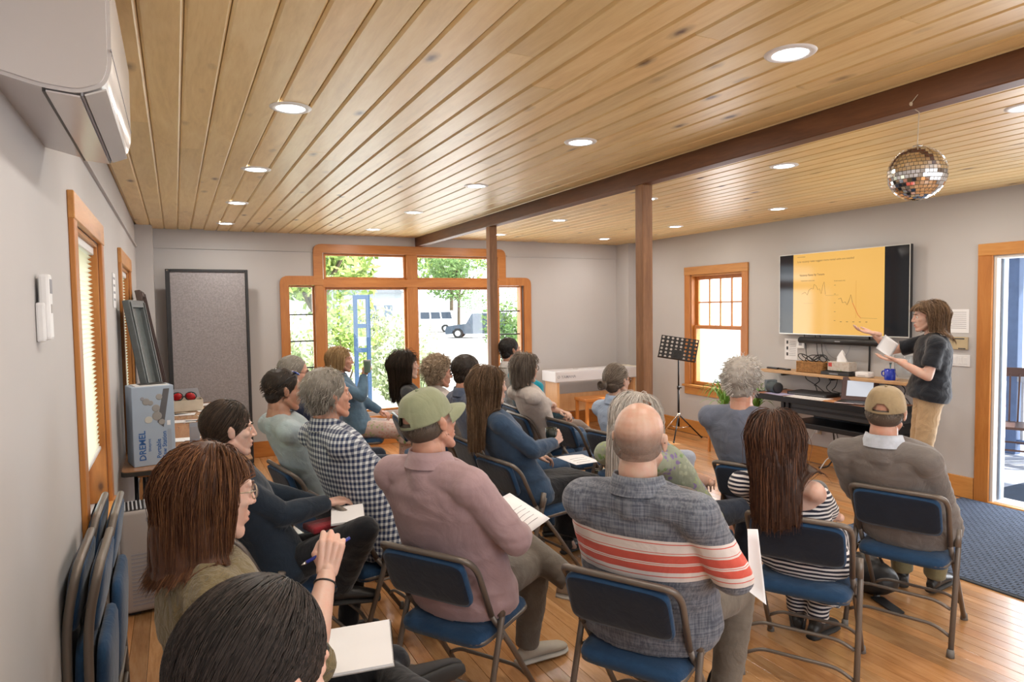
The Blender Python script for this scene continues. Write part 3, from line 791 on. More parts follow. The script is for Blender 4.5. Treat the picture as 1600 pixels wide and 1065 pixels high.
MK.update(lip=skinmat('lip_skin', (.46, .19, .16)), white_eye=plain('eye_white', (.7, .68, .65), .2, var=.02), iris=plain('iris_brown', (.05, .03, .02), .15),
          black_leather=plain('black_leather', (.02, .02, .02), .45), rubber=plain('rubber_sole', (.03, .03, .03), .8), glass=glassy('spectacle_glass'))
def struct(name, g, mat, parent=None, smooth=False, label=None):
    o = g.out(name, mat, parent, smooth) if isinstance(g, G) else g
    if parent is None: o['kind'] = 'structure'
    if label: o['label'] = label
    return o

# ------------------------------------------------------------ shell
T = .16
floor = struct('floor', G().box(XL-T, XR+T, YB-T, YF+T, -.12, -.022), M['floorwood'], label='honey coloured wooden strip floor')
ceiling = struct('ceiling', G().box(XL-T, XR+T, YB-T, YF+T, HC+.022, HC+.2), M['pine'], label='knotty pine board ceiling')
def board_mesh(name, w, h, ch, mat, down=False):
    """unit-length board with chamfered long edges, scaled along y"""
    z0, z1 = (0, -h) if down else (-h, 0)
    pr = [(-w/2, z0), (w/2, z0), (w/2, z1-(ch if not down else -ch)), (w/2-ch, z1), (-w/2+ch, z1), (-w/2, z1-(ch if not down else -ch))]
    V = [(x, y, z) for y in (0, 1) for x, z in pr]; F = [(0, 1, 2, 3, 4, 5), (11, 10, 9, 8, 7, 6)]+[(k, 6+k, 6+(k+1) % 6, (k+1) % 6) for k in range(6)]
    if down: F = [f[::-1] for f in F]
    me = bpy.data.meshes.new(name); me.from_pydata(V, [], F); me.materials.append(mat); return me
fb = board_mesh('plank', .0815, .022, .0012, M['floorwood'])
R2 = random.Random(3)
def lay(me, parent, name, xs, y0, y1, z, lens, rnd):
    for x in xs:
        y = y0-rnd.uniform(0, lens[0]*.8)
        while y < y1:
            L = rnd.uniform(*lens); a, b = max(y, y0), min(y+L, y1)
            if b-a > .15:
                o = bpy.data.objects.new(name, me); COL.objects.link(o); o.parent = parent
                o.location = (x, a+.0008, z+rnd.uniform(-.0004, .0004)); o.scale = (1, b-a-.0016, 1)
            y += L
n = int((XR-XL)/.083)
lay(fb, floor, 'plank', [XL+.0425+i*.083 for i in range(n+1) if XL+.085+i*.083 <= XR+.03], 1.45, YF, 0, (2.6, 3.7), R2)
G().box(XL, XR, YB, 1.45, -.022, 0).out('rear_floor_strip', M['floorwood'], floor)
cb = board_mesh('board', .1268, .022, .0095, M['pine'], True)
x0 = -.072-.1294*2-.0647; xs = [x0+i*.1294 for i in range(60)]; xs = [x for x in xs if x-.0647 > XL-.05 and x+.0647 < XR+.05]
lay(cb, ceiling, 'board', xs, YB, YF, HC+.022, (3.0, 4.9), R2)

def wall_with_holes(name, axis, at, th, a0, a1, holes, mat):
    """axis 'x': wall plane x=at, spans y a0..a1; holes=[(b0,b1,z0,z1)]"""
    g = G(); cuts = sorted({a0, a1, *[h[0] for h in holes], *[h[1] for h in holes]})
    zs = sorted({0.0-.1, HC+.02, *[h[2] for h in holes], *[h[3] for h in holes]})
    for i in range(len(cuts)-1):
        run = None
        for j in range(len(zs)-1):
            c = ((cuts[i]+cuts[i+1])/2, (zs[j]+zs[j+1])/2); inside = any(h[0] < c[0] < h[1] and h[2] < c[1] < h[3] for h in holes)
            if not inside:
                if run is None: run = [zs[j], zs[j+1]]
                else: run[1] = zs[j+1]
            if inside or j == len(zs)-2:
                if run:
                    if axis == 'x': g.box(min(at, at+th), max(at, at+th), cuts[i], cuts[i+1], run[0], run[1])
                    else: g.box(cuts[i], cuts[i+1], min(at, at+th), max(at, at+th), run[0], run[1])
                run = None
    return struct(name, g, mat)
LW = [(3.08, 4.04, .72, 2.08), (5.53, 6.58, .72, 2.06)]
wl = wall_with_holes('wall_left', 'x', XL, -T, YB, YF, LW, M['wall'])
wr = wall_with_holes('wall_right', 'x', XR, T, YB, YF, [(5.90, 6.80, .66, 2.10), (2.05, 3.15, 0.0, 2.08)], M['wall'])
wf = wall_with_holes('wall_far', 'y', YF, T, XL-T, XR+T, [(1.20, 4.36, .42, 2.02), (1.60, 3.97, 2.02, 2.40)], M['wall'])
wb = wall_with_holes('wall_back', 'y', YB, -T, XL-T, XR+T, [(1.2, 4.8, .8, 2.2)], M['wall'])  # unseen wall; its opening is added to let sky light in
struct('trim_1', G().box(XL, -.185, 7.93, YF, 0, HC), M['wall'], label='boxed corner pier left of the far wall')
struct('trim_2', G().box(5.93, XR, 7.95, YF, 0, HC), M['wall'], label='boxed corner pier at the far right corner')
# picture rail
struct('trim_3', G().box(-.185, 1.50, YF-.018, YF, 2.41, 2.425), M['wall'], label='thin painted picture rail left of the far window')
struct('trim_4', G().box(4.09, 5.93, YF-.018, YF, 2.41, 2.425), M['wall'], label='thin painted picture rail right of the far window')
struct('trim_5', G().box(XL, XL+.018, 1.0, 7.93, 2.385, 2.40), M['wall'], label='thin painted picture rail on the left wall')
# baseboards
struct('baseboard_far', G().box(-.185, 5.93, YF-.02, YF, 0, .185, .004), M['trim'])
struct('baseboard_left', G().box(XL, XL+.02, YB, 7.93, 0, .185, .004), M['trimy'])
struct('baseboard_right', G().box(XR-.02, XR, 3.27, 7.95, 0, .185, .004), M['trimy'])
struct('baseboard_back', G().box(XL, XR, YB, YB+.02, 0, .185, .004), M['trim'])

# ------------------------------------------------------------ beam and posts
beam = struct('trim_6', G().box(2.785, 2.875, YB, YF, 2.508, HC+.001, .004), M['beam'], label='long dark timber ceiling beam running to the far window')
for k, y in enumerate((3.62, 6.03)):
    struct('trim_%d' % (7+k), G().box(2.79, 2.872, y-.041, y+.041, 0, 2.509, .006), M['post'], label=('square timber post nearer the camera', 'square timber post in front of the far window')[k])

# ------------------------------------------------------------ far window: stepped, with rounded outer corners
def rounded(poly, rads, k=5):
    o = []
    n_ = len(poly)
    for i in range(n_):
        p = Vector(poly[i]).to_2d(); a = Vector(poly[i-1]).to_2d(); b = Vector(poly[(i+1) % n_]).to_2d(); r = rads[i]
        if r == 0: o.append(tuple(p)); continue
        p0 = p+(a-p).normalized()*r; p1 = p+(b-p).normalized()*r
        for t in range(k+1): t /= k; q = p0*(1-t)**2+p*2*t*(1-t)+p1*t*t; o.append(tuple(q))
    return o
y0, y1 = YF-.028, YF+.001
win = G(); win.v = []; 
w1 = struct('window_1', G().box(1.20, 4.36, YF+.03, YF+.13, .36, .42), M['trim'], label='wide stepped wooden window on the far wall')
def cas(poly, rads, mat, name='casing', a=y0, b=y1): G().prism(rounded(poly, rads), a, b).out(name, mat, w1)
cas([(1.11, .36), (1.21, .36), (1.21, 2.01), (1.50, 2.01), (1.50, 2.12), (1.11, 2.12)], [0, 0, 0, 0, 0, .10], M['trimz'])
cas([(4.35, .36), (4.46, .36), (4.46, 2.12), (4.07, 2.12), (4.07, 2.01), (4.35, 2.01)], [0, 0, .10, 0, 0, 0], M['trimz'])
cas([(1.50, 2.01), (1.61, 2.01), (1.61, 2.40), (3.96, 2.40), (3.96, 2.01), (4.07, 2.01), (4.07, 2.505), (1.50, 2.505)], [0, 0, 0, 0, 0, 0, .10, .10], M['trim'])
G().box(1.08, 4.49, YF-.05, YF+.03, .335, .372, .006).out('sill', M['trim'], w1)
G().box(1.11, 4.46, YF-.024, YF, .24, .335, .003).out('apron', M['trim'], w1)
def jamb(x0_, x1_, z0_, z1_, name='frame', mat='trimz', a=YF-.024, b=YF+.12): G().box(x0_, x1_, a, b, z0_, z1_, .004).out(name, M[mat], w1)
jamb(2.665, 2.79+.01, .37, 2.40, 'mullion'); jamb(1.51, 1.63, .37, 2.01, 'mullion'); jamb(3.95, 3.97+.01, .37, 2.40, 'mullion', a=YF+.01)
jamb(1.602, 3.968, 1.985, 2.085, 'transom', 'trim', a=YF-.026)
jamb(3.85+.0, 3.965, .37, 2.01, 'mullion')
def light(x0_, x1_, z0_, z1_, fr=.028, bars=()):
    """one glazed light: sash frame, dark glazing bars, pane"""
    g = G(); a, b = YF+.035, YF+.075
    g.box(x0_, x0_+fr, a, b, z0_, z1_, .003); g.box(x1_-fr, x1_, a, b, z0_, z1_, .003); g.box(x0_+fr, x1_-fr, a, b, z1_-fr, z1_, .003); g.box(x0_+fr, x1_-fr, a, b, z0_, z0_+fr, .003)
    s = g.out('sash', M['trimz'], w1)
    for z in bars: G().box(x0_+fr, x1_-fr, a-.004, b-.01, z-.008, z+.008, .002).out('glazing_bar', M['black'], s)
    G().box(x0_+fr*.5, x1_-fr*.5, YF+.052, YF+.057, z0_+fr*.5, z1_-fr*.5).out('pane', M['glass'], s)
light(1.63, 2.665, .42, 1.985); light(2.80, 3.85, .42, 1.985); light(1.63, 2.665, 2.085, 2.40); light(2.80, 3.95, 2.085, 2.40)
light(1.20, 1.51, .42, 2.01, .022, (1.66, 1.34, 1.02, .70)); light(3.975, 4.33, .42, 2.01, .022, (1.66, 1.34, 1.02, .70))
for i, xx in enumerate((4.30, 4.318, 4.336)): G().box(xx, xx+.012, YF-.01+i*.02, YF+.10, .42, 2.01, .002).out('reveal_strip', M['trimz'], w1)

# ------------------------------------------------------------ right window: double hung, eight panes over one
def hung_window(name, X, sgn, ya, yb, z0_, z1_, label):
    """casing on wall plane x=X; sgn=+1 for a wall whose outside is +x"""
    def bx(a, b, ya_, yb_, z0_, z1_, ch=.003): lo, hi = sorted((X+sgn*a, X+sgn*b)); return G().box(lo, hi, ya_, yb_, z0_, z1_, ch)
    w = struct(name, bx(-.02, .0, ya-.10, ya, z0_-.02, z1_+.01), M['trimz'], label=label)
    bx(-.02, 0, yb, yb+.10, z0_-.02, z1_+.01).out('casing', M['trimz'], w); bx(-.024, 0, ya-.103, yb+.103, z1_, z1_+.105).out('head_casing', M['trimy'], w)
    bx(-.05, .06, ya-.12, yb+.12, z0_-.03, z0_).out('sill', M['trimy'], w); bx(-.02, 0, ya-.10, yb+.10, z0_-.13, z0_-.03).out('apron', M['trimy'], w)
    for a in (ya, yb-.02): bx(0, .15, a, a+.02, z0_, z1_).out('jamb', M['trimz'], w)
    bx(0, .15, ya, yb, z1_-.02, z1_).out('head_jamb', M['trimy'], w)
    return w, bx
def sash(w, bx, ya, yb, z0_, z1_, off, cols=0, rows=0, fr=.045):
    g = [bx(off, off+.035, ya, ya+fr, z0_, z1_), bx(off, off+.035, yb-fr, yb, z0_, z1_), bx(off, off+.035, ya+fr, yb-fr, z0_, z0_+fr), bx(off, off+.035, ya+fr, yb-fr, z1_-fr, z1_)]
    a = G()
    for q in g: a.add(q.v, q.f)
    s = a.out('sash', M['trimz'], w)
    for i in range(1, cols): yy = ya+fr+(yb-ya-2*fr)*i/cols; bx(off+.004, off+.03, yy-.009, yy+.009, z0_+fr, z1_-fr).out('glazing_bar', M['trimz'], s)
    for i in range(1, rows): zz = z0_+fr+(z1_-z0_-2*fr)*i/rows; bx(off+.005, off+.029, ya+fr, yb-fr, zz-.009, zz+.009).out('glazing_bar', M['trimy'], s)
    bx(off+.015, off+.019, ya+fr*.5, yb-fr*.5, z0_+fr*.5, z1_-fr*.5, 0).out('pane', M['glass'], s)
w2, bx = hung_window('window_2', XR, 1, 5.90, 6.80, .66, 2.10, 'double hung wooden window beside the television')
sash(w2, bx, 5.92, 6.78, 1.40, 2.08, .075, 4, 2); sash(w2, bx, 5.92, 6.78, .66, 1.44, .035)
bx(.02, .04, 6.33, 6.38, 1.445, 1.465).out('sash_lock', M['chrome'], w2)
for i, (ya, yb) in enumerate(((3.08, 4.04), (5.53, 6.58))):
    w, bxl = hung_window('window_%d' % (3+i), XL, -1, ya, yb, .72, 2.06, ('near left wall window with a pleated shade', 'farther left wall window with a pleated shade')[i])
    sash(w, bxl, ya+.02, yb-.02, .72, 2.04, .09)
    g = G(); zb = (1.02, .95)[i]; n_ = 44
    pts = []
    for k in range(n_*2+1): pts.append((XL-.035+(.010 if k % 2 else -.010), zb+(2.0-zb)*k/(n_*2)))
    V = [(x, y, z) for y in (ya+.025, yb-.025) for x, z in pts]; m_ = len(pts)
    s = mk('pleated_shade', V, [(k, k+1, m_+k+1, m_+k) for k in range(m_-1)], M['shade'], w)
    G().box(XL-.055, XL-.015, ya+.022, yb-.022, 2.0, 2.04, .004).out('head_rail', M['white'], s); G().box(XL-.05, XL-.02, ya+.022, yb-.022, zb-.02, zb, .004).out('bottom_rail', M['white'], s)

# ------------------------------------------------------------ door opening on the right
d1 = struct('door_1', G().box(XR-.022, XR, 3.15, 3.265, 0, 2.08, .004), M['trimz'], label='wide wooden cased doorway open to the porch')
G().box(XR-.024, XR, 1.93, 3.265, 2.08, 2.18, .004).out('head_casing', M['trimy'], d1)
G().box(XR-.022, XR, 1.93, 2.05, 0, 2.08, .004).out('casing', M['trimz'], d1)
WT = plain('white_jamb', (.66, .64, .62), .5, var=.02)
G().box(XR, XR+.17, 3.125, 3.15, 0, 2.08, .003).out('jamb', WT, d1); G().box(XR, XR+.17, 2.05, 2.075, 0, 2.08, .003).out('jamb', WT, d1); G().box(XR, XR+.17, 2.075, 3.125, 2.055, 2.08, .003).out('head_jamb', WT, d1)
G().box(XR-.03, XR+.02, 2.05, 3.15, 0, .016, .004).out('threshold_strip', M['trimy'], d1); G().box(XR+.02, XR+.20, 2.05, 3.15, 0, .022, .004).out('threshold', M['white'], d1)
G().box(XR+.06, XR+.09, 3.105, 3.125, .03, 2.05, .003).out('weather_strip', plain('grey_seal', (.2, .25, .33), .6), d1)

# ------------------------------------------------------------ outside
GRASS = plain('sunlit_grass', (.42, .50, .20), .95, var=.3, vscale=1.5, bump=.3, bscale=30)
GRAV = plain('pale_gravel', (.70, .68, .64), .95, var=.08, vscale=3, bump=.3, bscale=80)
tag(G().box(-60, 90, YF+.8, 14, -.34, -.30).add([(-120, 14, -.32), (160, 14, -.32), (160, 150, -.32), (-120, 150, -.32)], [(0, 1, 2, 3)]).out('gravel_lot', GRAV), kind='structure', label='bright gravel parking lot outside')
tag(G().box(-25, -XR+.0, -12, 12, -.33, -.26).box(-25, 2.2, YF+.4, 20, -.33, -.27).out('grass_verge', GRASS), kind='structure', label='sunlit grass outside the far window')
tag(G().add([(6.3, -20, -.33), (60, -20, -.33), (60, 14, -.33), (6.3, 14, -.33)], [(0, 1, 2, 3)]).out('side_yard', GRAV), kind='structure', label='pale sunlit yard beyond the porch')
LEAF = [plain('leaf_light', (.30, .42, .10), .7, var=.3, vscale=3), plain('leaf_dark', (.14, .26, .07), .7, var=.3, vscale=3), plain('leaf_pale', (.42, .50, .28), .7, var=.25, vscale=3)]
BARK = plain('bark', (.12, .09, .06), .9, var=.3)
def foliage(name, c, r, n_, size, mat, parent, seed):
    rg = random.Random(seed); V = []; F = []; lobes = []
    for k in range(9):
        lobes.append((Vector(c)+Vector((rg.uniform(-.6, .6)*r[0], rg.uniform(-.6, .6)*r[1], rg.uniform(-.55, .6)*r[2])), rg.uniform(.35, .6)))
    for k in range(n_):
        L, s = rg.choice(lobes); d = Vector((rg.gauss(0, 1), rg.gauss(0, 1), rg.gauss(0, 1))).normalized()*rg.uniform(.75, 1.05)
        p = L+Vector((d.x*r[0]*s, d.y*r[1]*s, d.z*r[2]*s)); a = Vector((rg.gauss(0, 1), rg.gauss(0, 1), rg.gauss(0, 1))).normalized(); b = a.orthogonal().normalized(); s_ = size*rg.uniform(.6, 1.3)
        i = len(V); V += [p-a*s_, p+b*s_*.45, p+a*s_, p-b*s_*.45]; F.append((i, i+1, i+2, i+3))
    return mk(name, V, F, mat, parent)
def tree(x, y, h, r, mat, label, seed, cat='tree', n_=2200, group=None):
    t = thing('tree', (x, y, -.32), label, cat, group)
    g = G().tube([(0, 0, 0), (.05*h*.2, 0, h*.35), (0, .03*h, h*.75)], [.035*h*.6, .028*h*.6, .01*h], 8)
    for k in range(4): a = k*1.6+seed; g.tube([(0, 0, h*.35), (math.cos(a)*r*.5, math.sin(a)*r*.5, h*.65)], [.014*h, .006*h], 5)
    g.out('trunk', BARK, t); foliage('crown', (0, 0, h*.66), (r, r, h*.36), n_, h*.028, mat, t, seed)
def shrub(x, y, h, r, mat, label, seed, n_=1400, group=None):
    t = thing('shrub', (x, y, -.30), label, 'shrub', group)
    g = G()
    for k in range(6): a = k+seed; g.tube([(0, 0, 0), (math.cos(a)*r*.5, math.sin(a)*r*.5, h*.6)], [.02, .008], 5)
    g.out('stem', BARK, t); foliage('foliage', (0, 0, h*.55), (r, r, h*.5), n_, .055+.012*h, mat, t, seed)
for i, (x, y, h, r, m_) in enumerate([(5, 60, 11, 4.8, 0), (14, 70, 11, 4.8, 1), (28.5, 72, 12, 5, 0), (24.5, 60, 8, 3.4, 1), (38.5, 72, 13, 5, 1), (49, 72, 12, 5, 0), (60, 74, 13, 5, 1)]):
    tree(x, y, h, r, LEAF[m_], ['tree farthest left in the hazy line beyond the parking lot', 'hazy tree left of the pale far house', 'hazy tree right of the pale far house', 'shorter dark tree right above the dark car', 'hazy far tree behind the post', 'hazy far tree seen through the right side pane', 'tree farthest right in the hazy line beyond the parking lot'][i], 11+i, group='trees beyond the parking lot')
tree(3.0, 16.5, 5.8, 1.9, LEAF[0], 'leafy tree close outside, crown seen in the top left pane of the far window', 31, n_=2600)
for i, (x, y, h, r, m_, lb) in enumerate([(2.0, 13.0, 1.9, .9, 2, 'pale green shrub seen through the narrow left side pane'), (3.3, 15.0, 2.3, 1.1, 0, 'bright green shrub left of the blue ladder frame outside'), (3.9, 12.6, 1.2, .6, 2, 'low loose shrub behind the blond woman outside'),
        (5.2, 17.5, 1.9, 1.0, 2, 'pale sprawling shrub right of the blue ladder frame outside'), (8.0, 15.0, 2.3, .9, 1, 'green shrub seen through the narrow right side pane'), (23.5, 52, 4.2, 2.6, 1, 'pale bushy thicket behind the dark car'), (29.5, 54, 5.0, 2.6, 0, 'yellow green thicket right of the dark car')]):
    shrub(x, y, h, r, LEAF[m_], lb, 60+i)
# blue ladder-like frame
BLUE = plain('blue_painted_wood', (.035, .09, .20), .6)
t = thing('garden_frame', (3.0, 12.0, -.3), 'tall blue ladder-like frame standing outside the far window', 'trellis')
for dx in (-.10, .13): G().box(dx-.035, dx+.035, -.03, .03, 0, 2.28, .004).out('upright', BLUE, t)
for z in (.75, 1.28, 1.72, 2.24): G().box(-.07, .10, -.025, .025, z-.04, z+.04, .004).out('rung', BLUE, t)
G().box(-.07, .10, -.01, .01, 1.36, 1.52, .002).out('sign_plate', plain('pale_plate', (.5, .58, .65), .6), t)
# cars
def car(x, y, az, col, label, L=4.6, W=1.85, H=1.68, van=False, group=None):
    t = thing('car', (x, y, -.32), label, 'car', group, rz=-rad(az))
    paint = plain('car_paint', col, .25, .3, var=.02); dark = plain('car_glass', (.04, .06, .09), .1); tyre = plain('tyre', (.02, .02, .02), .8); hub = plain('alloy', (.5, .5, .52), .3, .8)
    bl = H*.56
    prof = [(-L/2, .32), (-L/2+.02, bl*.95), (-L/2+.35, bl+.05), (L/2-1.25, bl+.02), (L/2-.12, bl*.86), (L/2, .5), (L/2-.05, .28)]
    def arch(cx): return [(cx+.40*math.cos(a), .30+.40*math.sin(a)) for a in [0, .6, 1.2, 1.95, 2.55, PI]]
    low = [(L/2-.05, .28)]+arch(L*.31)+arch(-L*.30)+[(-L/2, .32)]
    poly = prof[:-1]+low[:-1]
    Mx = Matrix.Rotation(0, 4, 'Z')
    G().prism([(p[0], p[1]) for p in poly], -W/2, W/2, Matrix(((0, 1, 0, 0), (1, 0, 0, 0), (0, 0, 1, 0), (0, 0, 0, 1)))).out('body', paint, t)
    top = [(-L/2+.10, bl), (-L/2+(.30 if van else .55), H), (L*.10 if not van else L*.2, H), (L/2-1.45, bl+.02)]
    V = []; ins = .16
    for sx, sc in ((-1, 0), (1, 0)):
        for (yy, z) in top: V.append((sx*(W/2-(ins if z > bl+.1 else .04)), yy, z))
    f = [(0, 1, 2, 3), (7, 6, 5, 4), (1, 5, 6, 2), (0, 4, 5, 1), (2, 6, 7, 3)]
    cb_ = mk('cabin', V, f, paint, t)
    for sx in (-1, 1):
        def P(u, v_): a = Vector(V[0 if sx < 0 else 4]).lerp(Vector(V[3 if sx < 0 else 7]), u); b_ = Vector(V[1 if sx < 0 else 5]).lerp(Vector(V[2 if sx < 0 else 6]), u); return a.lerp(b_, v_)+Vector((sx*.012, 0, 0))
        for u0, u1 in ((.08, .34), (.38, .62), (.66, .90)): mk('side_window', [P(u0, .15), P(u1, .15), P(u1, .85), P(u0, .85)], [(0, 1, 2, 3)], dark, cb_)
    def Q(i, j, u, v_): return Vector(V[i]).lerp(Vector(V[i+4]), u).lerp(Vector(V[j]).lerp(Vector(V[j+4]), u), v_)
    for i, j, d in ((0, 1, -.015), (3, 2, .015)): mk('screen', [Q(i, j, u, v_)+Vector((0, d, .01)) for u, v_ in ((.08, .15), (.92, .15), (.92, .85), (.08, .85))], [(0, 1, 2, 3)], dark, cb_)
    for cx in (L*.31, -L*.30):
        for sx in (-1, 1):
            w_ = G().lathe([(.34, -.11), (.345, 0), (.34, .11)], 20, Matrix.Translation((sx*(W/2-.10), cx, .34)) @ Matrix.Rotation(rad(90), 4, 'Y')).out('wheel', tyre, t)
            G().lathe([(.20, -.005), (.19, .012)], 12, Matrix.Translation((sx*(W/2+.012), cx, .34)) @ Matrix.Rotation(rad(90), 4, 'Y')).out('hubcap', hub, w_)
    for sx in (-1, 1):
        G().box(sx*W*.38-.16, sx*W*.38+.16, -L/2-.015, -L/2+.03, bl*.72, bl*.9, .01).out('tail_light', plain('tail_red', (.5, .03, .02), .3), t)
        G().box(sx*W*.38-.16, sx*W*.38+.16, L/2-.10, L/2-.0, bl*.62, bl*.76, .01).out('headlight', plain('lamp_white', (.7, .7, .72), .2), t)
car(19.1, 42.8, -60, (.06, .085, .12), 'dark sport utility car parked outside, seen through the right large pane', 4.7, 1.9, 1.7)
car(20.0, 56, -70, (.75, .76, .78), 'white van parked left of the dark car outside', 4.9, 1.9, 1.9, True)
car(16.0, 64, -80, (.55, .62, .72), 'pale blue car parked left of the white van outside', 4.5, 1.8, 1.5)
car(9.2, 7.2, 8, (.72, .74, .78), 'white car right outside the double hung window', 4.6, 1.85, 1.6)
t = thing('house', (20.5, 84, -.3), 'hazy pale house behind the parked cars outside', 'house')
G().box(-5, 5, -3, 3, 0, 4.2).out('house_wall', plain('house_paint', (.5, .55, .62), .8), t); G().prism([(-5.4, 4.1), (5.4, 4.1), (0, 7.0)], -3.3, 3.3).out('roof', plain('roof_grey', (.25, .28, .33), .8), t)
for k in (-3, -1, 1.2, 3.2): G().box(k-.5, k+.5, -3.06, -3, 1.2, 2.6).out('window', plain('far_glass', (.15, .2, .28), .2), t)
# porch
DECK = wood('blue_grey_deck', [(.25, (.30, .34, .44)), (.5, (.40, .44, .54)), (.75, (.52, .56, .64))], 'x', .6, 1, 0, .12)
PB = plain('porch_blue', (.13, .20, .36), .5)
porch = tag(G().box(XR+.18, 8.9, 1.2, 7.3, -.2, -.085).out('porch_deck', DECK), kind='structure', label='blue grey porch deck outside the door')
db = board_mesh('deck_board', .132, .025, .003, DECK)
for k in range(20):
    o = bpy.data.objects.new('deck_board', db); COL.objects.link(o); o.parent = porch; o.location = (XR+.25+k*.136, 1.2, -.06); o.scale = (1, 6.1, 1)
pr = tag(G().box(XR+.16, 9.1, 1.0, 5.2, 2.42, 2.50).out('porch_roof', plain('porch_ceiling', (.45, .5, .58), .7)), kind='structure', label='flat porch ceiling above the deck')
G().box(8.55, 8.67, 1.0, 5.2, 2.22, 2.42, .004).out('roof_beam', PB, pr)
rl = thing('porch_railing', (8.6, 3.6, -.06), 'blue painted porch railing with square posts beyond the doorway', 'railing')
for yy in (-1.6, .28, .62, 1.5): G().box(-.055, .055, yy-.055, yy+.055, 0, 2.28, .005).out('railing_post', PB, rl)
G().box(-.05, .05, -2.2, 1.6, .84, .90, .006).out('top_rail', plain('pale_rail', (.55, .6, .68), .5), rl); G().box(-.03, .03, -2.2, 1.6, .12, .17, .004).out('bottom_rail', PB, rl)
for k in range(30): G().box(-.014, .014, -2.1+k*.125-.014, -2.1+k*.125+.014, .17, .84).out('baluster', plain('baluster_white', (.6, .62, .66), .5) if k == 0 else bpy.data.materials['baluster_white'], rl)
tag(G().box(6.32, 7.3, 2.1, 3.45, -.058, -.045, .004).out('porch_mat', plain('dark_blue_mat', (.04, .06, .10), .95, bump=.4, bscale=90)), 'dark blue mat lying on the porch just outside the doorway', 'mat')
BW = plain('dark_stained_wood', (.12, .06, .045), .45)
t = thing('porch_chair', (8.02, 3.98, -.06), 'dark brown wooden slatted armchair standing on the porch', 'chair', rz=rad(115))
G().box(-.24, .24, -.24, .22, .40, .43, .008).out('seat', BW, t)
for sx in (-1, 1):
    for sy in (-1, 1): G().tube([(sx*.17, sy*.15, .40), (sx*.23, sy*.23, 0)], [.022, .016], 8).out('leg', BW, t)
    G().tube([(sx*.22, -.22, .42), (sx*.26, -.30, .78)], .014, 8).out('back_post', BW, t); G().box(sx*.25-.03, sx*.25+.03, -.26, .18, .63, .655, .008).out('armrest', BW, t); G().tube([(sx*.23, .14, .42), (sx*.25, .14, .635)], .012, 8).out('arm_post', BW, t)
for k in range(5): G().tube([(-.15+k*.075, -.22, .42), (-.17+k*.085, -.31, .95)], .009, 6).out('spindle', BW, t)
G().box(-.26, .26, -.335, -.305, .92, 1.02, .01).out('crest_rail', BW, t); G().tube([(-.2, .2, .18), (.2, .2, .18)], .01, 6).out('stretcher', BW, t); G().tube([(-.2, -.2, .2), (.2, -.2, .2)], .01, 6).out('stretcher', BW, t)

# ------------------------------------------------------------ downlights
lampglow = plain('lamp_glow', (.93, .95, 1.0), .5, emit=14, var=0); lamptrim = plain('lamp_trim', (.8, .8, .8), .4, var=.01)
dm = G().lathe([(.062, -.004), (.001, -.0045)], 28, cap=False); 
trim_g = G().lathe([(.062, -.002), (.066, -.007), (.088, -.004), (.092, 0)], 32, cap=False)
first = None
ld = bpy.data.lights.new('downlight', 'AREA'); ld.shape = 'DISK'; ld.size = .12; ld.energy = LAMP; ld.color = (1, .93, .84)
rows = {.50: 'row nearest the left wall', 2.05: 'row left of the beam', 3.65: 'row right of the beam', 5.22: 'row along the television wall'}
order = {-1.1: 'behind the camera', .32: 'just behind the frame', 1.76: 'nearest', 3.18: 'second', 4.62: 'third', 6.09: 'fourth', 7.53: 'farthest'}
for x, rn in rows.items():
    for y, on in order.items():
        if first is None:
            first = thing('downlight', (x, y, HC), '', 'ceiling light', 'round recessed ceiling lights')
            mk('trim_ring', trim_g.v, trim_g.f, lamptrim, first, True); mk('lamp_disc', dm.v, dm.f, lampglow, first)
            lo = bpy.data.objects.new('light', ld); COL.objects.link(lo); lo.parent = first; lo.location = (0, 0, -.012)
            kids = [o for o in COL.objects if o.parent == first]; r_ = first
        else:
            r_ = first.copy(); COL.objects.link(r_); r_.location = (x, y, HC)
            for k_ in kids: c_ = k_.copy(); COL.objects.link(c_); c_.parent = r_
        r_['label'] = f'round white recessed ceiling light, {on} in the {rn}'
# ------------------------------------------------------------ folding chairs
TAUPE = plain('taupe_powder_coat', (.17, .145, .125), .38, .35, var=.03); NAVY = cloth('navy_upholstery', (.018, .060, .135), (.012, .042, .10), bump=.15, wr=20)
NAVYD = cloth('dark_navy_back_panel', (.008, .014, .030), (.006, .010, .022), bump=.1, wr=20); CAPR = plain('grey_rubber_foot', (.16, .15, .14), .7)
def pad(w, h, t, r, bulge, n=18):
    """cushion in the xz plane with rounded corners, bulging towards +y"""
    V = []; F = []; rings = [(1, -t*.5), (1.01, 0), (.985, t*.35), (.90, t*.62), (.6, t*.62+bulge*.7), (0.0, t*.62+bulge)]
    out = []
    for k in range(n*4):
        a = 2*PI*k/(n*4); c, s = math.cos(a), math.sin(a); e = .28
        out.append((w/2*math.copysign(abs(c)**e, c), h/2*math.copysign(abs(s)**e, s)))
    for k_, y in rings:
        for x, z in out: V.append((x*(k_ if k_ > .2 else .001) if False else x*max(k_, .001), y, z*max(k_, .001)))
    m = len(out)
    for i in range(len(rings)-1):
        for k in range(m): F.append((i*m+k, i*m+(k+1) % m, (i+1)*m+(k+1) % m, (i+1)*m+k))
    F.append(tuple(range(m))[::-1]); return V, F
